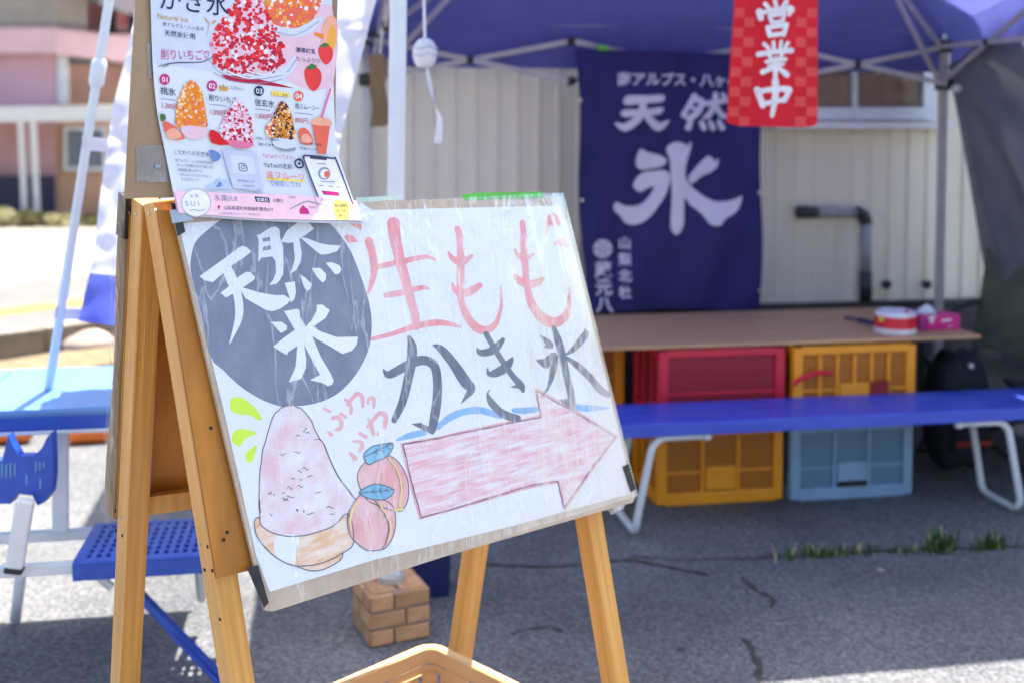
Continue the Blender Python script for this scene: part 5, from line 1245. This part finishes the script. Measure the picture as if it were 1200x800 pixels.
for (cx, cy, rx, ry, rot) in ((381, 64, 9, 12, -.3), (366, 92, 10.5, 15, -.25)):
    f = pflat(1); f.poly([(cx - rx * .9, cy - ry * .6), (cx, cy - ry), (cx + rx * .9, cy - ry * .5), (cx + rx * .9, cy + ry * .35), (cx + rx * .2, cy + ry), (cx - rx * .6, cy + ry * .5)], 0, 3)
    f.poly([(cx - rx * .8, cy - ry * .8), (cx - rx * .1, cy - ry * .62), (cx + rx * .5, cy - ry * .95), (cx - rx * .1, cy - ry * 1.15)], 1)
    f.make('strawberry_picture', ['p_scarlet', 'p_leaf'], ps)
# headline
T('かき氷', 185, 9, 31, 'p_navy', .0, .9, s=.10); T('Natural ice', 184, 22, 9, 'p_gold', 0, .9); T('南アルプス・八ヶ岳の', 190, 30.5, 5.3, 'p_ink', 0, .92); T('天然氷使用', 192, 41.5, 7.6, 'p_ink', .008, .98)
T('削りいちご♡', 188, 69, 13.5, 'p_magenta', .0, .74, s=.02)
f = pflat(); f.stroke([(185, 78, .8), (205, 74, 1.4), (236, 73, 1.0), (250, 66, .8)]); f.stroke([(190, 79, .7), (197, 77, .8)]); f.make('underline', 'p_ink', ps)
f = pflat(); f.stroke([(240, 22, 1.4), (244, 27, 1.6)]); f.stroke([(249, 27, 2.2), (252, 25, 1.8)]); f.stroke([(245, 28, .7), (242, 42, .6)]); f.make('flower_mark', 'p_gold', ps)
T('濃厚練乳', 346, 60.5, 6, 'p_ink', .01); T('たっぷり♡', 346, 71, 6, 'p_ink')
# four menu items
for (x, y, r, m, tx) in ((192.5, 93.5, 6.3, 'p_magenta', '01'), (248, 101, 6.2, 'p_magenta', '02'), (303, 107, 5.9, 'p_navy', '03'), (349.5, 113, 5.9, 'p_coral', '04')):
    f = pflat(); f.ellipse(x, y, r * .97, r * 1.03, 0); bd = f.make('number_badge', m, ps); f = pflat(step=0); f.text(tx, x, y + 3.0, 8.6, (1, .08), (0, -1), 0, .012, .95, True); f.make('number', 'p_white', bd)
T('桃氷', 187.5, 110, 9.6, 'p_ink', .01, .95); T('削りいちご', 244, 117.5, 8.2, 'p_ink', .006, .8); T('信玄氷', 298, 123.5, 9.2, 'p_ink', .006, .85); T('桃スムージー', 345.5, 127, 7, 'p_ink', .004, .68)
T('1,300円', 188, 126.5, 8.4, 'p_crimson', 0, .8); T('1,000円', 245, 134, 8.2, 'p_crimson', 0, .8); T('1,000円', 298, 138.5, 8, 'p_crimson', 0, .8); T('800円', 345.5, 143.5, 7.6, 'p_crimson', 0, .8)
T('人気No.1', 268, 104.5, 5.2, 'p_grey', 0, .9)
PP([(257, 106), (256, 100), (259, 102.5), (261.5, 99), (263.5, 103), (266.5, 101), (266, 107)], 'p_gold', 'crown_mark')
PP([(317, 106.5), (338, 109), (340, 114), (318, 112.5)], 'p_yellow', 'ribbon'); T('きなこ黒蜜', 319, 112, 3.6, 'p_brown')
for (x, y, w) in ((188, 116, 18), (245, 122.5, 20), (298.5, 128, 17), (345.5, 132.5, 20)): f = pflat(); f.line([(x, y), (x + w, y + w * .11)], .9); f.make('small_rule', 'p_grey', ps)
heap([(207, 149), (206, 128), (212, 108), (219, 97), (226, 95), (235, 107), (240, 130), (241.5, 149), (225, 151)], ['p_orange', 'p_amber', 'p_cream', 'p_peach', 'p_coral'], 'p_orange', 190, 2.2, 21, 'ice_picture', [6, 3, 2, 2, 2], dk=4, lt=2)
PP([(211, 148), (242, 150), (239, 160), (228, 163), (217, 161)], 'p_blush', 'glass_bowl', 2)
PP([(190, 143), (197, 144), (206, 150), (216, 163), (197, 162)], 'p_coral', 'peach_slice', 2); PP([(194, 155), (203, 150), (212, 158), (208, 163), (196, 162)], 'p_peach', 'peach_slice', 2); PP([(187, 134), (193, 135), (193, 141), (188, 142)], 'p_leaf', 'leaf_mark', 2)
heap([(258, 160), (261, 138), (274, 119), (280, 118), (290, 132), (296, 158), (292, 171), (276, 170)], ['p_crimson', 'p_rose', 'p_white', 'p_red', 'p_blush'], 'p_blush', 240, 2.0, 22, 'ice_picture', [4, 3, 4, 3, 2], dk=0, lt=2)
PP([(262, 164), (296, 168), (290, 174), (274, 173)], 'p_rose', 'glass_bowl', 2); PP([(245, 153), (254, 155), (260, 162), (268, 170), (247, 168)], 'p_red', 'strawberry_picture', 2)
heap([(318, 162), (319, 140), (326, 122), (330, 119), (336, 124), (342, 140), (344, 163), (330, 165)], ['p_brown', 'p_caramel', 'p_amber', 'p_cream', 'p_brown'], 'p_caramel', 220, 1.9, 23, 'ice_picture')
heap([(311, 158), (312, 148), (319, 142), (320, 160)], ['p_brown', 'p_coral', 'p_cream'], 'p_cream', 24, 2.0, 24, 'fruit_picture')
PP([(319, 162), (344, 165), (345, 172), (334, 176), (322, 173)], 'p_dishshade', 'glass_bowl', 2); PP([(321, 172), (334, 175), (345, 173), (344, 177), (330, 177)], 'p_grey', 'bowl_foot', 2)
PP([(365, 143), (386, 145), (384, 160), (381, 181), (372, 180), (368, 160)], 'p_coral', 'drink_cup'); PP([(364, 141), (376, 137), (387, 142), (386, 148), (365, 146)], 'p_peach', 'drink_lid', 2)
f = pflat(1); f.line([(376, 138), (386, 105)], 2.3); f.make('straw', 'p_rose', ps)
PP([(349, 154), (354, 150), (360, 153), (366, 164), (364, 170), (352, 168)], 'p_coral', 'peach_slice', 2); PP([(352, 160), (359, 157), (365, 166), (354, 168)], 'p_peach', 'peach_slice', 2)
T('季節により果実が', 299, 163.5, 3.4, 'p_ink'); T('変わります', 302, 170.5, 3.6, 'p_ink', .02); T('まるごと桃の果実', 350, 169, 3.2, 'p_ink'); T('贅沢ドリンク', 350.5, 175.5, 3.4, 'p_ink', .02)
# lower information rows
T('こだわりの天然氷', 202, 180.5, 6.2, 'p_ink', 0, .86)
for i, tx in enumerate(('南アルプス・八ヶ岳の天然氷は', 'ゆっくり時間をかけて凍らせた', '透明度の高い氷です。', 'ふわふわでくちどけのよい', 'かき氷をどうぞ')): T(tx, 204.5 + i * 1.6, 189.5 + i * 5.6, 4.0, 'p_ink', 0, .78)
f = pflat(1); f.poly([(244, 178), (248, 176), (257, 181), (256, 187), (249, 190)], 0, 2); f.make('ice_mark', 'p_blue', ps)
PP([(240, 222), (246, 215), (250, 217), (256, 208), (262, 214), (266, 212), (272, 222)], 'p_skyblue', 'mountain_mark'); PP([(251, 220), (256, 213), (260, 217), (256, 220)], 'p_blue', 'mountain_mark')
PP([(259, 175), (299, 179), (308, 226), (272, 221)], 'p_lilac', 'photo_card'); PP([(268, 181.5), (295, 184.5), (299, 205), (272, 203)], 'p_dishshade', 'photo')
f = pflat(); q = [(279, 192), (285, 192.4), (287.5, 195), (288.2, 199.5), (286, 201), (281, 200.6), (279.2, 198)]; qs = smoothpts(q, 3, True)
for a, b in zip(qs, qs[1:] + qs[:1]): f.line([a, b], .8)
cq = [(283.5 + 2.2 * math.cos(t), 196.4 + 2.2 * math.sin(t)) for t in [k * .5236 for k in range(13)]]
for a, b in zip(cq, cq[1:]): f.line([a, b], .7)
f.make('camera_icon', 'p_ink', ps)
for i, (tx, x, y) in enumerate((('@kakigori_sui', 277, 213), ('Instagram', 284, 219), ('フォローしてね!', 280, 224))): T(tx, x, y, 4, 'p_grey', 0, .85)
T('TikTokやってます!', 306.5, 184.5, 5.6, 'p_magenta', 0, .8); T('TikTokの名前', 308, 196, 6.6, 'p_ink', .01, .85)
PP([(312, 208.5), (356, 211.5), (357, 214), (313, 211.5)], 'p_yellow', 'highlight'); T('滝フルーツ', 311, 209.5, 11, 'p_coral', .0, .84); T('で検索してね!', 314.5, 218, 7.2, 'p_blue', 0, .84)
f = pflat(); q = smoothpts([(344.5, 189), (350, 187), (353.5, 191), (353, 196), (348, 197), (345, 194)], 3, True)
for a, b in zip(q, q[1:] + q[:1]): f.line([a, b], 1.8)
f.ellipse(349, 192.3, 1.2, 1.2); f.line([(350.2, 192), (348.5, 185.5)], .9); f.make('note_icon', 'p_navy', ps)
PP([(357, 184), (390, 187.5), (394, 191), (414, 241), (376, 240), (355, 188)], 'p_white', 'phone_screen')
f = pflat()
f.stroke([(370.5, 229, 1.2), (355, 188, 1.6), (354.5, 184.5, 1.8), (358, 182.5, 1.8), (388, 185.8, 1.8), (392.5, 188.5, 1.8), (412, 240, 1.4)]); f.stroke([(363, 184.8, 3.0), (380, 186.6, 3.0)]); f.make('phone_outline', 'p_ink', ps)
f = pflat(1); f.ellipse(378.5, 203.8, 7.4, 7.6, 0); f.ellipse(379, 204.2, 5.4, 5.6, 1); f.ellipse(381.5, 204.8, 3.2, 4.0, 2); f.make('avatar', ['p_grey', 'p_white', 'p_coral'], ps)
for (x, y, w) in ((370, 192, 10), (375, 213, 16), (373, 218, 4), (384, 219, 4), (393, 220, 4)): f = pflat(); f.line([(x, y), (x + w, y + w * .06)], 1.0); f.make('small_rule', 'p_grey', ps)
PP([(375, 224), (395, 226), (397, 230.5), (378, 229)], 'p_magenta', 'button')
PP([(203.5, 224), (260, 227), (340, 229), (416.5, 236), (422, 259.5), (310, 258), (208, 250.5)], 'p_pink', 'footer_band')
f = pflat(1); f.ellipse(228.5, 238.5, 17.5, 17, 0, .2, 36); em = f.make('round_emblem', 'p_white', ps)
f = pflat()
cq = [(228.5 + 17 * math.cos(t), 238.5 + 16.5 * math.sin(t)) for t in [k * 6.283 / 30 for k in range(31)]]
for a, b in zip(cq, cq[1:]): f.line([a, b], .6)
f.stroke([(221, 248, .6), (226, 246.6, .9), (231, 248, .9), (240, 246.6, .6)]); f.make('emblem_line', 'p_grey', em)
T('S U I', 216, 242.5, 8.6, 'p_grey', 0, 1.0, s=0.0); T('氷 菓', 221.5, 232, 4.4, 'p_grey', 0, 1.0, s=.0)
T('氷菓SUI', 250, 235.5, 8.4, 'p_grey', 0, .95); PP([(296.5, 231), (314, 232.5), (315, 238.5), (298.5, 237.5)], 'p_ink', 'label_tag'); T('営業日', 299.5, 236.6, 4.6, 'p_white', .01, 1.0); T('火曜日', 318, 237.4, 4.6, 'p_ink', 0, .95)
f = pflat(); f.ellipse(255, 243.2, 1.5, 1.6); f.poly([(253.7, 244), (256.3, 244), (255.2, 247)]); f.make('pin_mark', 'p_crimson', ps)
T('山梨県笛吹市御坂町栗合677', 261, 246.5, 5.4, 'p_ink', 0, .86); T('かき氷 季節のスムージー 予約受付中', 256, 252.2, 3.2, 'p_grey', 0, .9)
f = pflat(); f.stroke([(338.5, 246, 1.0), (348, 241, 1.3), (358, 237, 1.3), (366, 238.5, 1.2), (383, 242.5, 1.0)]); f.stroke([(367, 232, .6), (374, 251, .6)]); f.stroke([(368, 252, .6), (390, 253, .6)]); f.ellipse(370.3, 249, 1.0, 1.0); f.make('map_lines', 'p_grey', ps)
PP([(350, 252), (349, 247), (352, 243), (354, 241.5), (356, 244), (359, 246), (361.5, 252)], 'p_magenta', 'map_mark')
for (x, y) in ((337, 233), (361, 245), (377, 247), (375, 236)): T('駐車場', x, y, 3, 'p_grey', 0, .9)
PP([(389, 238), (393, 235.5), (405, 237), (408, 242), (407.5, 259), (394, 259), (390, 250)], 'p_yellow', 'yellow_badge')
for i, tx in enumerate(('毎日営業中', '6月〜9月', '10時〜')): T(tx, 391 + i * 1.4, 243.5 + i * 6, 4.2, 'p_ink', .01, .72, s=.0)
def ptape(q, m, lift, name='tape'): return obj(name, MB().prism([PS(x, y, lift) for x, y in q], -Wd * .001), m, ps)
f = Flat(PS, base=.0035, sub=3); f.poly([(197.5, 247), (221, 245.5), (226, 258.5), (201, 263)]); f.make('tape', 'grey_tape', ps)
f = Flat(PS, base=.0038, sub=3); f.poly([(407, 240), (422, 239), (434, 246), (438, 254), (431, 261), (408, 260)]); f.make('tape', 'grey_tape', ps)

# ================================================================== tan basket at the foot of the stand
bz = .30; c0 = G(505, 753, bz); vL = (G(355, 800, bz) - c0); vR = (G(645, 800, bz) - c0); vL.z = vR.z = 0
aL = math.atan2(vL.y, vL.x); aR = math.atan2(vR.y, vR.x); mid = (aL % 6.283185 + aR % 6.283185) / 2
ex = Vector((math.cos(mid - math.pi / 4), math.sin(mid - math.pi / 4), 0)); ey = Vector((math.cos(mid + math.pi / 4), math.sin(mid + math.pi / 4), 0))
if ex.dot(vL) < ey.dot(vL): ex, ey = ey, ex        # ex runs along the left rim, ey along the right rim
BX, BY = .46, .36
bk_ = thing('tan_basket', 'tan plastic basket with slotted sides standing under the sign', 'basket', Vector((c0.x, c0.y, 0)) + ex * BX / 2 + ey * BY / 2)
def bq(x, y, z):                                       # tapered walls with rounded corners
    k = 1 - .10 * (1 - z / bz); return Vector((c0.x, c0.y, 0)) + ex * (BX / 2 + (x - BX / 2) * k) + ey * (BY / 2 + (y - BY / 2) * k) + ZUP * z
def loop(inset, z, r=.034, n=6):
    pts = []
    for cx, cy, a0 in ((BX - r, BY - r, 0), (r, BY - r, 90), (r, r, 180), (BX - r, r, 270)):
        for k in range(n + 1): a = R(a0 + 90 * k / n); pts.append(bq(cx + (r - inset) * math.cos(a), cy + (r - inset) * math.sin(a), z))
    return pts
rimm = MB(); rings = [loop(.010, bz - .035), loop(-.012, bz - .030), loop(-.014, bz - .004), loop(-.010, bz), loop(.004, bz), loop(.008, bz - .004), loop(.008, bz - .035)]
n_ = len(rings[0]); vs = [v for r_ in rings for v in r_]; fs = [(i * n_ + k, i * n_ + (k + 1) % n_, ((i + 1) % len(rings)) * n_ + (k + 1) % n_, ((i + 1) % len(rings)) * n_ + k) for i in range(len(rings)) for k in range(n_)]
obj('rim', rimm.add(vs, fs), 'tan_plastic', bk_, smooth=False)
wall = MB(); ring_w = [loop(.0095, bz - .037), loop(.0095, bz - .052)]; ring_b = [loop(.0095, .075), loop(.0095, .006)]
for rg in (ring_w, ring_b): wall.add(rg[0] + rg[1], [(k, (k + 1) % n_, n_ + (k + 1) % n_, n_ + k) for k in range(n_)])
obj('wall_band', wall, 'tan_plastic', bk_)
bars = MB()
def bar(x0, y0, x1, y1): 
    q = [bq(x0, y0, bz - .052), bq(x1, y1, bz - .052), bq(x1, y1, .075), bq(x0, y0, .075)]; bars.add(q, [(0, 1, 2, 3)])
for s_ in (0, 1):
    y = .0095 if s_ == 0 else BY - .0095; x = .045
    while x < BX - .045:
        solid = .062 if abs(x - .045) < .001 else .0075
        bar(x, y, min(x + solid, BX - .045), y); x += solid + .0062
    x = .0095 if s_ == 0 else BX - .0095; bar(x, .045, x, BY - .045)
cor = [loop(.0095, bz - .052), loop(.0095, .075)]
for q in range(4):
    for k in range(6): i = q * 7 + k; bars.add([cor[0][i], cor[0][i + 1], cor[1][i + 1], cor[1][i]], [(0, 1, 2, 3)])
obj('slotted_wall', bars, 'tan_plastic', bk_)
flr = MB(); lp = loop(.010, .008); flr.add(lp, [tuple(range(len(lp)))]); flr.add([v - ZUP * .006 for v in lp], [tuple(range(len(lp)))[::-1]]); obj('floor', flr, 'tan_plastic', bk_)
rg2 = MB(); rg2.tube(loop(.011, bz - .054)[14:28], .0025, 6); obj('ridge', rg2, 'tan_plastic', bk_)
